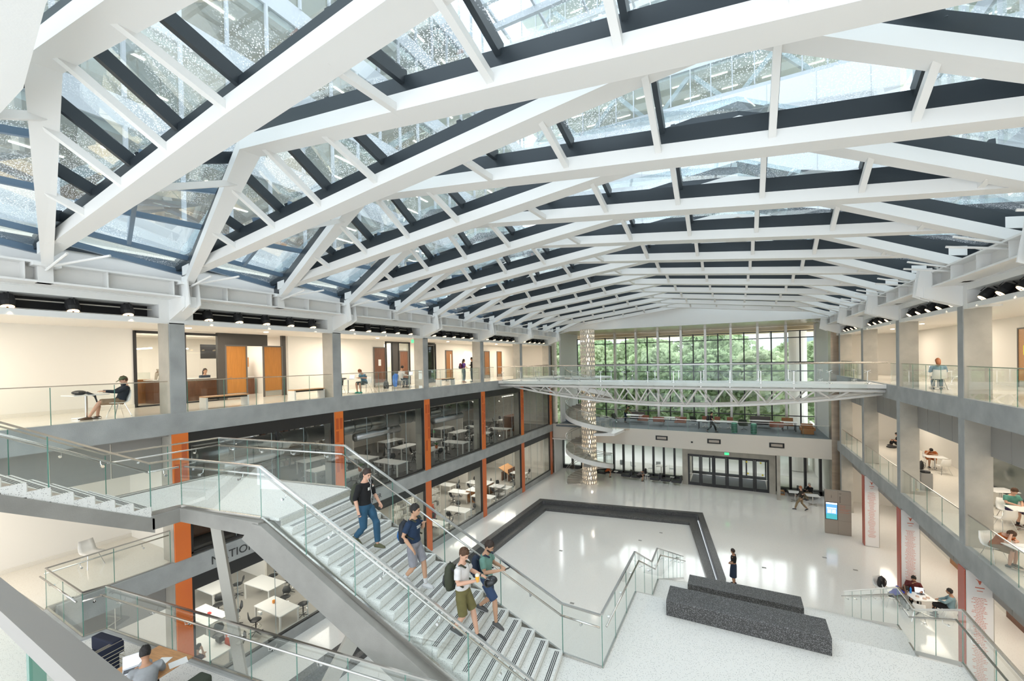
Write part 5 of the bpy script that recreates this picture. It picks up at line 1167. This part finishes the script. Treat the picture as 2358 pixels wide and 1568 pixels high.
def person(label,loc,rz,J,skin='l',hair='b',hl='short',shirt=None,sleeve='short',pants=None,plen='long',shoe=None,vox=.012,sc=1,cap=None,skirt=None,collar=None,beard=False,hood=None,grp=None,bag=None,female=False,hgrip=.6,socks=None,logo=None):
    j=dict(J); pt=lambda k: V(j[k]); t=thing('person',label,'person',loc,rz,grp); t.scale=(sc,)*3
    pel,neck,head=pt('pel'),pt('neck'),pt('head'); up=(neck-pel).normalized()
    sd=V(j.get('sdir',(1,0,0))).normalized(); hsd=V(j.get('hdir',(1,0,0))).normalized()
    S={'L':pt('sL') if j['sL'] else neck-up*.075-sd*j['sh'],'R':pt('sR') if j['sR'] else neck-up*.075+sd*j['sh']}
    sp=lambda f,o=0: pel+(neck-pel)*f+V(j.get('bow',(0,0,0)))*math.sin(PI*f)
    fw=up.cross(sd)*-1
    TP=[(-.17,.12,.09),(-.05,.155,.115),(.08,.158,.118),(.28,.135,.098),(.48,.145,.108),(.68,.168,.118),(.84,.165,.105),(.95,.10,.078),(1.03,.058,.058)]
    if female: TP=[(a,b*(.92 if a>.2 else 1.02),c) for a,b,c in TP]
    def torso(m,g,a0=-9,a1=9,n=18):
        q=[(f,a,b) for f,a,b in TP if a0<=f<=a1]
        m.loft([sp(f) for f,a,b in q],[(a+g,b+g) for f,a,b in q],side=sd,n=n)
    b=MB(); torso(b,0)
    look=V(j['look']).normalized(); hx=look.cross(V((0,0,1))).normalized() if abs(look.z)<.97 else hsd; hz=hx.cross(look); HM=Matrix((hx,look,hz)).transposed()
    b.loft([neck-up*.03,neck+(head-neck)*.35,head-hz*.03],[.06,.054,.055],n=12)
    b.ell(head,(.075,.095,.112),HM,16,12); b.ell(head+look*.035-hz*.062,(.05,.055,.05),HM,12,8)
    b.loft([head+look*.085+hz*.025,head+look*.108-hz*.012,head+look*.09-hz*.028],[.008,.016,.013],n=8)
    b.ell(head+look*.088-hz*.052,(.022,.012,.007),HM,8,6)
    for s_ in(-1,1): b.ell(head+hx*s_*.076-look*.005-hz*.005,(.012,.02,.032),HM,8,6)
    for s in 'LR':
        k=-1 if s=='L' else 1
        e,w=pt('e'+s),pt('w'+s); a=S[s]; d=(w-e).normalized()
        b.loft([a-sd*k*.05,a,a+(e-a)*.35,a+(e-a)*.8,e,e+(w-e)*.3,e+(w-e)*.7,w,w+d*.02],[.045,.056,.05,.042,.039,.042,.034,.027,.026],n=12)
        # hand: palm, four unequal fingers, thumb
        hd=(d+V(j.get('hand'+s,(0,0,0)))).normalized(); px=(hd.cross(V((0,0,1))) if abs(hd.z)<.8 else hd.cross(V((0,1,0)))).normalized(); pn=px.cross(hd).normalized()
        if pn.z>0 and abs(hd.z)<.8: pn=-pn
        if abs(hd.z)>=.8: px,pn=V((0,1,0))-hd*hd.y,-sd*k; px.normalize()
        b.loft([w,w+hd*.03,w+hd*.08],[(.026,.018),(.038,.017),(.040,.014)],side=px,n=10)
        for i,(o,L) in enumerate(((-.030,.062),(-.010,.075),(.011,.070),(.031,.055))):
            p0=w+hd*.078+px*o; p1=p0+hd*L*.5+pn*.012*hgrip; p2=p1+hd*L*.38*(1-hgrip*.4)+pn*L*.5*hgrip; b.loft([p0-hd*.012,p1,p2],[.0095,.0088,.0075],n=7)
        tx=px*(1 if (px.dot(fw)>0) else -1); b.loft([w+hd*.025+tx*.026,w+hd*.055+tx*.05+pn*.012,w+hd*.085+tx*.052+pn*.022],[.013,.0105,.008],n=7)
        h,kn,an=pt('h'+s),pt('k'+s),pt('a'+s)
        b.loft([h+V((0,0,.03)),h+(kn-h)*.12,h+(kn-h)*.5,h+(kn-h)*.88,kn,kn+(an-kn)*.3,kn+(an-kn)*.7,an],[.075,.086,.074,.055,.052,.056,.042,.034],n=12)
        f=V(j['fd']) if j['fd'] else V((0,1,0)); f=V(j.get('f'+s,f)).normalized(); b.loft([an-f*.045-V((0,0,.05)),an+f*.05-V((0,0,.045)),an+f*.15-V((0,0,.06))],[(.034,.03),(.042,.03),(.04,.02)],side=f.cross(V((0,0,1))),n=10)
    o=b.build('body',SKINS[skin],t,smooth=True); remesh(o,vox)
    if vox<.011:
        eb=MB(); [eb.ell(head+hx*s_*.03+look*.088+hz*.012,(.012,.006,.007),HM,8,6) for s_ in(-1,1)]; eb.build('eyes',BLKP,t)
        eb=MB(); [eb.bar(head+hx*(s_*.03-.017)+look*.091+hz*.03,head+hx*(s_*.03+.017)+look*.091+hz*.032,.008,.005) for s_ in(-1,1)]; eb.build('eyebrows',HAIRS[hair],t)
    # hair
    m=MB(); hr=random.Random(len(label)); m.ell(head-look*.012+hz*.016,(.084,.100,.112),HM,26,20)
    for i,v in enumerate(m.v):
        q=HM.transposed()@(V(v)-head)
        lim=-.05+(.0 if q.y<-.01 else (q.y+.01)*1.25)
        if q.z<lim: q=V((q.x*.78,q.y*.78,max(q.z,-.06)*.9)); m.v[i]=tuple(head+HM@q)
        else:
            f=1+.07*math.sin(q.x*90+q.z*60)*math.sin(q.y*80)+.10*hr.random()*max(0,q.z*9) if q.z>0 else 1; m.v[i]=tuple(head+HM@(q*f))
    if hl=='long': m.loft([head-look*.03+hz*.05,head-look*.085-hz*.02,head-look*.10-hz*.16,head-look*.09-hz*.27],[(.07,.04),(.085,.045),(.075,.035),(.04,.02)],side=hx,n=12)
    if not cap or hl!='bald':
        m.build('hair',HAIRS[hair],t,smooth=True)
    if beard: MB().loft([head+look*.03-hz*.05+hx*-.07,head+look*.075-hz*.085,head+look*.03-hz*.05+hx*.07],[.02,.034,.02],n=8).build('beard',HAIRS[hair],t,smooth=True)
    if cap:
        m=MB(); m.ell(head-look*.005+hz*.045,(.092,.108,.085),HM,18,10)
        m.v=[tuple(head+HM@V((q.x,q.y,max(q.z,.035)))) for q in (HM.transposed()@(V(v)-head) for v in m.v)]
        m.loft([head+look*.07+hz*.045,head+look*.13+hz*.04,head+look*.185+hz*.028],[(.075,.008),(.07,.008),(.045,.006)],side=hx,n=12); m.build('cap',cap,t,smooth=True)
    # shirt
    m=MB(); torso(m,.016,.05 if not female else .1,.96)
    for s in 'LR':
        k=-1 if s=='L' else 1; e,w,a=pt('e'+s),pt('w'+s),S[s]
        if sleeve=='short': m.loft([a-sd*k*.07,a,a+(e-a)*.35,a+(e-a)*.68],[.06,.072,.067,.066],n=12)
        elif sleeve=='half': m.loft([a-sd*k*.07,a,a+(e-a)*.5,e,e+(w-e)*.18],[.06,.072,.062,.056,.055],n=12)
        else: m.loft([a-sd*k*.07,a,a+(e-a)*.5,e,e+(w-e)*.5,w-(w-e)*.03],[.06,.074,.064,.056,.05,.04],n=12)
    if hood: m.ell(neck-fw*.07+V((0,0,.0)),(.10,.07,.06),None,12,8)
    o=m.build('shirt',shirt,t,smooth=True); remesh(o,max(vox,.012))
    if collar: MB().loft([neck-sd*.06+fw*.03,neck+fw*.085-up*.03,neck+sd*.06+fw*.03],[.012]*3,n=6).build('collar',collar,t)
    # trousers / shorts / skirt
    m=MB()
    if skirt: kn=(pt('kL')+pt('kR'))/2; m.loft([sp(.2),pel,(pel+kn)/2,kn-V((0,0,.12))],[(.15,.115),(.18,.135),(.185,.15),(.19,.16)],side=sd,n=18)
    else:
        m.loft([sp(-.17),sp(-.05),sp(.08),sp(.2)],[(.13,.10),(.168,.125),(.166,.126),(.148,.112)],side=sd,n=18)
        for s in 'LR':
            h,kn,an=pt('h'+s),pt('k'+s),pt('a'+s)
            if plen=='short': m.loft([h+V((0,0,.03)),h+(kn-h)*.15,h+(kn-h)*.6,h+(kn-h)*.95],[.085,.10,.095,.092],n=12)
            else: m.loft([h+V((0,0,.03)),h+(kn-h)*.15,h+(kn-h)*.6,kn,kn+(an-kn)*.35,kn+(an-kn)*.9],[.088,.108,.092,.078,.074,.062],n=12)
    o=m.build('skirt' if skirt else ('shorts' if plen=='short' else 'trousers'),skirt or pants,t,smooth=True); remesh(o,max(vox,.012))
    for s in 'LR':
        an=pt('a'+s); f=V(j['fd']) if j['fd'] else V((0,1,0)); f=V(j.get('f'+s,f)).normalized(); x=f.cross(V((0,0,1)))
        so=MB().loft([an-f*.075-V((0,0,.055)),an-f*.03-V((0,0,.035)),an+f*.06-V((0,0,.04)),an+f*.14-V((0,0,.058)),an+f*.185-V((0,0,.068))],[(.036,.03),(.046,.05),(.048,.042),(.046,.028),(.026,.014)],side=x,n=14).build('shoe',shoe or BLKP,t,smooth=True)
        MB().loft([an-f*.08-V((0,0,.082)),an+f*.05-V((0,0,.082)),an+f*.19-V((0,0,.082))],[(.036,.012),(.047,.012),(.03,.01)],side=x,n=10).build('sole',mat('sole_grey',(.5,.5,.5),.6),so)
        if socks: MB().loft([an+(pt('k'+s)-an)*.02,an+(pt('k'+s)-an)*.25],[.040,.048],n=10).build('sock',socks,t)
    pass
    return t,S,HM,head,up,fw
def pack_on(per,lab,mtl,dy=-.20,z=1.0,tilt=0,h=.48,rz=0,m2=None):
    """backpack worn on the back: its own thing at world place"""
    pass
# --- the four walking down the staircase, facing along the run
DN=ang-PI/2
def on_stair(s,n,dz=0): i=int(s/TR); z=7.96-(i+1)*RS; p=P2(s,n,z+dz); return (p.x,p.y,p.z)
STEPDN=dict(STAND,hL=(-.095,0,.90),hR=(.095,0,.90),fd=(0,1,0))
# walker one: black shirt, earphones, jeans
J=dict(STAND,pel=(0,0,.94),kL=(-.10,.20,.56),aL=(-.10,.22,.10),kR=(.10,.02,.50),aR=(.10,-.20,.27),fR=(0,.9,-.5),head=(.0,.06,1.62),look=(.25,1,-.45),eR=(.25,-.06,1.16),wR=(.26,.02,.90),eL=(-.25,.02,1.16),wL=(-.27,.16,.93))
def wbag(base,rz,lab,m1,m2,off=(0,-.235,.98),sc=1,tilt=-.08,cat='backpack'):
    M_=Matrix.Rotation(rz,3,'Z'); p=V(base)+M_@V(off); o=mk_backpack(m1,m2)(); o.location=p; o.rotation_euler=(tilt,0,rz+PI); o.scale=(sc,)*3; o['label']=lab; 
    return o
def straps(t,J_,m1,S,fw,up,sd=V((1,0,0))):
    m=MB(); neck=V(J_['neck'])
    for k in(-1,1):
        c=neck+sd*k*.10; m.loft([c-fw*.13-up*.04,c+up*.0-fw*.02,c+fw*.10-up*.08,c+fw*.125-up*.20,c+sd*k*.05+fw*.06-up*.33,c+sd*k*.06-fw*.10-up*.38],[(.03,.009)]*6,side=sd,n=8)
    m.build('bag_strap',m1,t,smooth=True)
NAVYB=mat('navy_nylon',(.01,.02,.045),.7); OLV=mat('olive_nylon',(.04,.045,.025),.75); JEAN=cloth('jeans',(.025,.09,.16)); GREYS=mat('grey_shoe',(.16,.16,.14),.7); WSH=mat('white_shoe',(.55,.55,.55),.6)
L1=on_stair(1.42,.88); rz=DN
t,S,HM,hd,up,fw=person('person in black half sleeve shirt and blue jeans, highest of the four on the stairs',L1,rz,J,'l','dk','short',cloth('black',(.006,.006,.007)),'half',JEAN,'long',mat('olive_shoe',(.10,.10,.05),.7),vox=.0085,sc=1.0)
MB().tube([(-.05,.10,1.56),(-.02,.14,1.44),(.02,.155,1.34),(-.01,.16,1.22),(.015,.16,1.1),(-.01,.155,1.0)],.0035,5).tube([(.05,.10,1.56),(.01,.145,1.42)],.0035,5).build('earphone_cord',WHITE,t)
MB().box((.05,.153,1.30),(.10,.160,1.36)).box((-.08,.153,1.34),(-.05,.160,1.37)).build('shirt_mark',SHELL,t)
wbag(L1,rz,'dark olive backpack on the back of the person in the black shirt',OLV,BLKP,off=(0,-.21,.97),sc=.9)
# walker two: navy tee, grey shorts
J2=dict(STAND,pel=(0,0,.95),kL=(-.10,.16,.55),aL=(-.10,.20,.10),kR=(.10,.05,.50),aR=(.10,-.16,.27),fR=(0,.9,-.45),head=(.0,.05,1.63),look=(-.15,1,-.2),eR=(.26,-.08,1.17),wR=(.22,.10,.93),eL=(-.25,.06,1.18),wL=(-.12,.17,1.33))
L2_=on_stair(2.62,.86)
t,S,HM,hd,up,fw=person('person in navy shirt and grey shorts, second highest of the four on the stairs',L2_,rz,J2,'a','b','short',cloth('navy',(.012,.032,.075)),'short',cloth('grey_shorts',(.27,.27,.30)),'short',WSH,vox=.0085,socks=mat('white_sock',(.6,.6,.6),.8))
txt(t,'TEX',(-.10,.137,1.28),.085,SHELL,'shirt_lettering',rot=(PI/2,0,PI),ext=.003).location=(.10,.138,1.28)
straps(t,J2,OLV,S,fw,up)
wbag(L2_,rz,'black and blue backpack on the back of the person in the navy shirt',mat('black_blue_nylon',(.008,.012,.02),.6),mat('blue_patch_nylon',(.0,.10,.32),.5),off=(0,-.21,.95),sc=.92)
# walker three: white tee, olive shorts, holding a drink and a helmet
J3=dict(STAND,pel=(0,0,.96),kL=(-.10,.16,.55),aL=(-.10,.24,.10),fL=(0,1,-.15),kR=(.10,.05,.51),aR=(.10,-.14,.27),fR=(0,.9,-.3),head=(.01,.05,1.64),look=(.35,1,-.7),eR=(.25,.02,1.18),wR=(.10,.27,1.20),handR=(-.6,.3,.1),eL=(-.28,.06,1.20),wL=(-.30,.27,1.12))
L3_=on_stair(3.83,.62)
t,S,HM,hd,up,fw=person('person in white shirt and olive shorts holding an orange drink and a black helmet',L3_,rz,J3,'l','br','short',cloth('white',(.72,.70,.69)),'short',cloth('olive',(.16,.14,.05)),'short',mat('black_shoe',(.03,.03,.03),.6),vox=.0085,sc=1.01,hgrip=.9)
straps(t,J3,OLV,S,fw,up); MB().loft([V(J3['wL'])+V((0,-.03,.01)),V(J3['wL'])+V((0,-.01,.005))],[.034,.034],n=12).build('wrist_watch',BLKP,t)
wbag(L3_,rz,'large dark green backpack on the back of the person in the white shirt',OLV,BLKP,off=(0,-.235,.96),sc=1.0)
R3=Matrix.Rotation(rz,3,'Z')
o=MB().lathe((0,0,0),[(.03,0),(.042,.11)],16).build('drink_cup',mat('orange_drink',(.85,.42,.03),.25)); tag(o,'clear cup of orange drink in the hand of the person in the white shirt','cup'); o.location=V(L3_)+R3@V((.045,.335,1.19))
MB().lathe((0,0,.11),[(.044,0),(.04,.02),(.025,.04)],16).build('lid',mat('cup_lid',(.8,.75,.6),.2),o)
hm=MB().ell((0,0,0),(.12,.15,.11),None,18,12); hm.v=[(x,y,max(z,-.03)) for x,y,z in hm.v]
o=hm.build('bike_helmet',mat('helmet_black',(.015,.015,.017),.25),smooth=True); tag(o,'black bicycle helmet hanging from the hand of the person in the white shirt','helmet'); o.location=V(L3_)+R3@V((-.30,.46,1.03)); o.rotation_euler=(.5,.2,rz)
m=MB(); [m.loft([(x,-.1,.06),(x,0,.112),(x,.1,.06)],[(.012,.004)]*3,side=(1,0,0),n=6) for x in(-.05,0,.05)]; m.build('helmet_vent',mat('helmet_grey',(.25,.25,.26),.4),o); MB().tube([(.08,.0,-.03),(.03,.0,-.12),(-.06,.0,-.03)],.006,5).build('chin_strap',BLKP,o)
# walker four: green tee, navy shorts, reading a phone
J4=dict(STAND,pel=(0,0,.96),kL=(-.10,.05,.50),aL=(-.10,-.20,.28),fL=(0,.95,-.2),kR=(.10,.22,.56),aR=(.10,.24,.11),fR=(0,.9,-.35),head=(.0,.08,1.62),look=(.1,1,-.75),eR=(.24,.06,1.17),wR=(.10,.33,1.19),handR=(-.3,.2,.1),eL=(-.24,.08,1.17),wL=(-.06,.33,1.20),handL=(.4,.3,.1))
L4_=on_stair(3.95,1.50)
t,S,HM,hd,up,fw=person('person in green shirt and navy shorts looking at a phone, lowest on the stairs',L4_,rz,J4,'a','dk','short',cloth('green',(.15,.30,.25)),'short',cloth('blue_shorts',(.035,.065,.14)),'short',mat('dark_grey_shoe',(.09,.09,.09),.7),vox=.0085,sc=1.0,beard=True,hgrip=.9)
straps(t,J4,NAVYB,S,fw,up)
wbag(L4_,rz,'dark navy backpack on the back of the person in the green shirt',NAVYB,NAVYB,off=(0,-.21,.97),sc=.9)
o=MB().cb((0,0,0),(.075,.15,.009),0,('X',.5)).build('phone',BLKP); tag(o,'dark phone held in both hands by the person in the green shirt','phone'); o.location=V(L4_)+R3@V((.02,.47,1.21)); o.rotation_euler=(0,0,rz)
# --- others
BLK=cloth('black',(.006,.006,.007))
STW=dict(STAND,wL=(-.10,.16,1.02),eL=(-.25,.0,1.14),wR=(.12,.17,1.03),eR=(.26,.0,1.15),handL=(.7,0,0),handR=(-.7,0,0),look=(.2,1,-.3))
person('person in black top and dark blue skirt standing by the court corner',(-.2,23.25,0),1.35,STW,'m','dk','short',BLK,'short',None,'long',BLKP,vox=.014,skirt=cloth('navy_skirt',(.02,.035,.07)),female=True,sc=1.0)
WALK=dict(STAND,kL=(-.10,.25,.52),aL=(-.10,.36,.12),kR=(.10,-.05,.49),aR=(.10,-.36,.16),fR=(0,.8,-.5),eL=(-.25,-.12,1.16),wL=(-.26,-.02,.93),eR=(.25,.08,1.16),wR=(.25,.28,.98),look=(0,1,-.2))
person('person walking in dark jacket and tan trousers near the directory kiosk',(4.05,36.55,0),1.45,WALK,'l','rd','short',cloth('dark_jacket',(.035,.028,.022)),'long',cloth('tan',(.30,.22,.13)),'long',BLKP,vox=.016)
person('grey haired person in black jacket seated by the far right windows',(5.0,39.55,.0),2.2,dict(SIT,look=(.2,1,-.3)),'l','g','short',BLK,'long',cloth('tan',(.30,.22,.13)),'long',BLKP,vox=.018,collar=SHELL)
person('person walking with black backpack across the far balcony lounge',(-1.85,39.2,Z2),-PI/2,WALK,'a','b','short',cloth('maroon_dark',(.03,.01,.015)),'short',BLK,'long',BLKP,vox=.018)
wbag((-1.85,39.2,Z2),-PI/2,'black backpack worn by the person walking on the far balcony',BLKP,BLKP)
LEAN=dict(STAND,neck=(0,.25,1.40),head=(0,.34,1.52),eL=(-.26,.36,1.15),eR=(.26,.36,1.15),wL=(-.2,.55,.98),wR=(.2,.55,.98),look=(0,.6,-1))
person('person in olive shirt leaning over a white table on the far balcony',(-9.75,42.5,Z2),-1.2,LEAN,'a','b','short',cloth('olive_shirt',(.12,.10,.03)),'short',cloth('dark_jeans',(.01,.025,.05)),'long',BLKP,vox=.018)
DOZE=dict(SIT,neck=(0,.34,.88),head=(0,.47,.94),eL=(-.22,.42,.62),eR=(.22,.42,.62),wL=(-.05,.55,.66),wR=(.05,.55,.66),look=(0,.6,-1))
person('person in orange shirt bent forward on a black seat beneath the spiral stair',(-11.0,39.6,-.04),-1.45,DOZE,'a','b','short',cloth('orange_red',(.50,.10,.02)),'short',BLK,'short',BLKP,vox=.018)
person('person in grey shirt bent over a phone on the black seats by the windows',(-8.0,39.5,-.04),-1.5,DOZE,'a','b','short',cloth('grey_brown',(.16,.14,.14)),'short',BLK,'short',BLKP,vox=.018)
o=BP.put((-7.4,39.9,.62),1.2,'dark bag beside the person bent over a phone') 
t=thing('side_table','tiny white side table holding the dark bag by the far windows','table',(-7.4,39.9,0)); MB().box((-.2,-.2,.57),(.2,.2,.60)).build('table_top',TABLE,t); MB().cyl((0,0,0),(0,0,.57),.015,6).build('stem',CHROME,t)
# cap person on the upper left gallery
CAPS=dict(SIT,pel=(0,-.10,.50),neck=(0,-.26,.99),head=(0,-.20,1.15),eL=(-.23,-.02,.80),eR=(.23,-.02,.80),wL=(-.14,.26,.83),wR=(.14,.26,.83),look=(0,1,-.45),kL=(-.10,.38,.52),kR=(.10,.36,.50),aL=(-.08,.62,.09),aR=(.08,.40,.09),hL=(-.09,-.06,.50),hR=(.09,-.06,.50))
person('person in green cap and dark jacket slouched on a chair on the upper left gallery',(-16.95,5.93,Z3-.02),PI-.12,CAPS,'l','br','short',cloth('dark_blue_jacket',(.012,.018,.03)),'long',cloth('tan_shorts',(.35,.24,.15)),'short',mat('sandal_brown',(.08,.04,.02),.7),vox=.012,cap=cloth('cap_green',(.10,.12,.06)),hood=1)
person('person in blue shirt with auburn hair typing on a laptop on the upper left gallery',(-17.05,16.0,Z3-.01),PI,dict(SIT,neck=(0,.16,.98),head=(0,.30,1.09),look=(0,.8,-.9)),'l','rd','short',cloth('steel_blue',(.10,.24,.36)),'short',cloth('dark_grey_shorts',(.07,.09,.09)),'short',mat('teal_shoe',(.02,.38,.30),.6),vox=.014,sc=1.02)
person('person in white long sleeve shirt at a round table on the upper left gallery',(-17.95,19.65,Z3-.01),0,dict(SIT,neck=(0,.10,1.02),head=(0,.17,1.18)),'m','b','short',cloth('white',(.72,.70,.69)),'long',cloth('dark_jeans',(.01,.025,.05)),'long',BLKP,vox=.014,sc=1.03)
TALK=dict(STAND,eR=(.24,.02,1.18),wR=(.12,.22,1.12),handR=(-.3,.3,.1),look=(.2,1,-.1))
person('long haired person in purple shirt with a backpack standing at the upper left gallery railing',(-17.6,25.9,Z3),-.5,TALK,'m','b','long',cloth('purple',(.10,.04,.25)),'short',cloth('grey_jeans',(.10,.14,.18)),'long',mat('tan_shoe',(.3,.12,.06),.6),vox=.014,female=True,sc=.97)
wbag((-17.6,25.9,Z3),-.5,'small maroon backpack of the long haired standing person',mat('maroon_nylon',(.10,.015,.05),.7),NAVYB,sc=.9)
person('tall person in open black jacket over white shirt standing on the upper left gallery',(-17.4,26.75,Z3),2.4,dict(STAND,eL=(-.26,.0,1.18),wL=(-.12,.22,1.2),handL=(.3,.3,.1),look=(0,1,-.25)),'m','b','short',BLK,'long',cloth('dark_jeans',(.01,.025,.05)),'long',BLKP,vox=.014,sc=1.04,collar=SHELL)
MB().box((-.05,.115,1.05),(.05,.138,1.4)).build('white_shirt_front',SHELL,bpy.context.scene.objects[[o.name for o in COL.objects if o.name.startswith('person')][-1]])
person('person behind the front desk of the gallery office',(-21.9,10.9,Z3),-PI/2,dict(SIT,pel=(0,0,.62),neck=(0,.02,1.14),head=(0,.05,1.30),look=(0,1,0)),'a','dk','long',cloth('dark_floral',(.04,.06,.09)),'half',BLK,'long',BLKP,vox=.018,female=True)
person('person in pale shirt standing inside the first glazed office of the gallery',(-21.5,9.1,Z3),1.6,STAND,'d','b','short',cloth('pale_shirt',(.55,.48,.40)),'long',cloth('dark_jeans',(.01,.025,.05)),'long',BLKP,vox=.018)
# student at the lower left
HOOD=cloth('grey_hoodie',(.30,.31,.32)); STJ=dict(SIT,neck=(0,.10,1.02),head=(0,.20,1.17),look=(.1,1,-.6),eL=(-.25,.20,.78),eR=(.24,.20,.78),wL=(-.14,.42,.80),wR=(.1,.42,.80))
person('student with black hair in a grey hoodie working at the laptop, lower left',(-9.33,3.58,Z2-.02),1.25,STJ,'m','b','short',HOOD,'long',BLK,'long',BLKP,vox=.010,hood=1,sc=1.0)
# right middle gallery
HEADDN=dict(SIT,neck=(0,.25,.92),head=(.03,.38,.98),look=(.1,.5,-1),eL=(-.22,.40,.74),wL=(.04,.48,.80),eR=(.26,.42,.76),wR=(.12,.42,.98),handR=(-.3,0,.6))
BO=cloth('burnt_orange',(.42,.11,.02))
t,*_=person('person in burnt orange shirt resting head on hand, nearest on the right middle gallery',(6.85,18.05,Z2-.02),PI+.75,HEADDN,'l','br','short',BO,'short',cloth('khaki',(.3,.22,.15)),'short',GREYS,vox=.011,sc=1.0)
LG=MB().loft([(-.10,.19,.90),(-.05,.20,.86),(.0,.20,.87),(.05,.20,.86),(.10,.19,.90)],[.008,.014,.02,.014,.008],n=6).loft([(0,.20,.87),(0,.185,.79)],[.02,.01],n=6); LG.build('white_emblem',SHELL,t)
person('person in teal shirt and shorts seated at a table on the right middle gallery',(8.95,22.4,Z2-.02),PI+.3,dict(SIT,look=(0,1,-.8),head=(0,.12,1.16),wL=(-.05,.34,.70),wR=(.1,.34,.74)),'l','br','short',cloth('teal',(.10,.30,.24)),'short',cloth('purple_shorts',(.05,.03,.10)),'short',mat('brown_shoe',(.10,.05,.03),.7),vox=.012,socks=BLKP,sc=1.04)
person('person in orange shirt with bowed head at the far right middle gallery table',(9.5,31.75,Z2-.02),PI,HEADDN,'a','b','short',BO,'short',BO,'short',BLKP,vox=.015)
person('person sitting on the floor behind the first column of the right middle gallery',(9.8,37.9,Z2-.38),PI/2,dict(SIT,aL=(-.12,.42,.47),aR=(.12,.42,.47),kL=(-.12,.35,.75),kR=(.12,.35,.75)),'l','b','short',BLK,'short',BLK,'long',BLKP,vox=.02)
person('long haired person in a blue jacket seated at a laptop on the upper right gallery',(7.35,23.55,Z3-.02),-.2,SIT,'l','rd','long',cloth('pale_blue',(.25,.38,.48)),'long',cloth('grey_jeans',(.10,.14,.18)),'long',BLKP,vox=.016,female=True)
# lower right table
person('person in a maroon hoodie eating at the lower right table with a laptop',(6.85,24.78,-.02),PI-.15,dict(SIT,head=(0,.12,1.17),eR=(.26,.12,.80),wR=(.05,.27,1.02),handR=(-.4,0,.4),eL=(-.28,.12,.74),wL=(-.2,.38,.78)),'m','b','short',cloth('maroon',(.13,.02,.02)),'long',BLK,'long',BLKP,vox=.012,hood=1,sc=1.05)
person('person in pale blue long sleeves leaning back at the lower right table',(7.75,24.0,-.02),1.25,dict(SIT,pel=(0,-.06,.5),neck=(0,-.08,1.02),head=(0,-.02,1.18),look=(.1,1,-.1),wL=(-.02,.3,.72),wR=(.08,.3,.72)),'m','b','short',cloth('blue_grey',(.22,.34,.38)),'long',BLK,'long',BLKP,vox=.012,sc=1.02)
person('person in a royal blue shirt with head down on the lower right table',(5.95,24.2,-.02),-1.5,dict(HEADDN,neck=(0,.32,.88),head=(0,.48,.9)),'d','b','short',cloth('royal_blue',(.02,.03,.35)),'short',BLK,'long',BLKP,vox=.014)
person('person with black hair at the bottom right edge, in a pale collared shirt',(7.6,18.15,0),2.4,dict(SIT,look=(0,1,-.3)),'a','b','short',cloth('pale_grey',(.4,.38,.37)),'long',BLK,'long',BLKP,vox=.012,collar=SHELL)
CH.put((7.6,18.1,0),2.4,'chair of the person at the bottom right edge')
# lab people on the ground floor
person('person in a red jacket bending over a lab table in the ground floor lab',(-18.3,23.0,.02),PI/2,LEAN,'l','g','short',cloth('red_jacket',(.45,.08,.03)),'long',cloth('red_skirt',(.4,.02,.05)),'long',BLKP,vox=.018)
person('person in a grey shirt seated beside the red jacket person in the lab',(-18.4,22.2,.02),PI/2,SIT,'l','br','short',cloth('pale_grey',(.4,.38,.37)),'short',cloth('dark_jeans',(.01,.025,.05)),'long',BLKP,vox=.018)
person('person holding a phone at the lower corner of the near ground floor lab window',(-16.9,7.9,.02),.3,dict(SIT,eR=(.26,.1,.85),wR=(.14,.12,1.12)),'l','dk','short',cloth('dark_plum',(.06,.02,.04)),'short',BLK,'long',BLKP,vox=.014)
t=thing('jacket_on_chair','bright orange jacket over a black task chair in the near ground floor lab','jacket',(-16.95,9.0,.02)); MB().loft([(0,0,.62),(0,.02,.8),(0,.03,1.0)],[(.2,.08),(.22,.09),(.17,.06)],side=(1,0,0),n=12).build('jacket',mat('orange_jacket',(.75,.08,.01),.7),t,smooth=True)
# ---------------- artificial light of the place
for y in(2.,10,16.5,22.7,29,35.5):
    area('corridor_light',(-18.2,y,12.55),115,1.6,3.0,WARM); area('corridor_light',(8.6,y,12.55),90,1.4,3.0,WARM)
    area('corridor_light',(9.0,y,8.0),75,1.4,3.0,WARM); area('corridor_light',(8.4,y,3.45),60,1.2,3.0,WARM)
for y in(2.5,): area('corridor_light',(-18.2,y,8.0),90,2,3,WARM); area('corridor_light',(-18,y,3.9),60,2,3,WARM)
area('corridor_light',(-5,42,3.3),40,10,1.5,WARM)
for y in(9.5,12.3,22): area('office_light',(-22.8,y,12.5),70,2,2,(1,.93,.82))
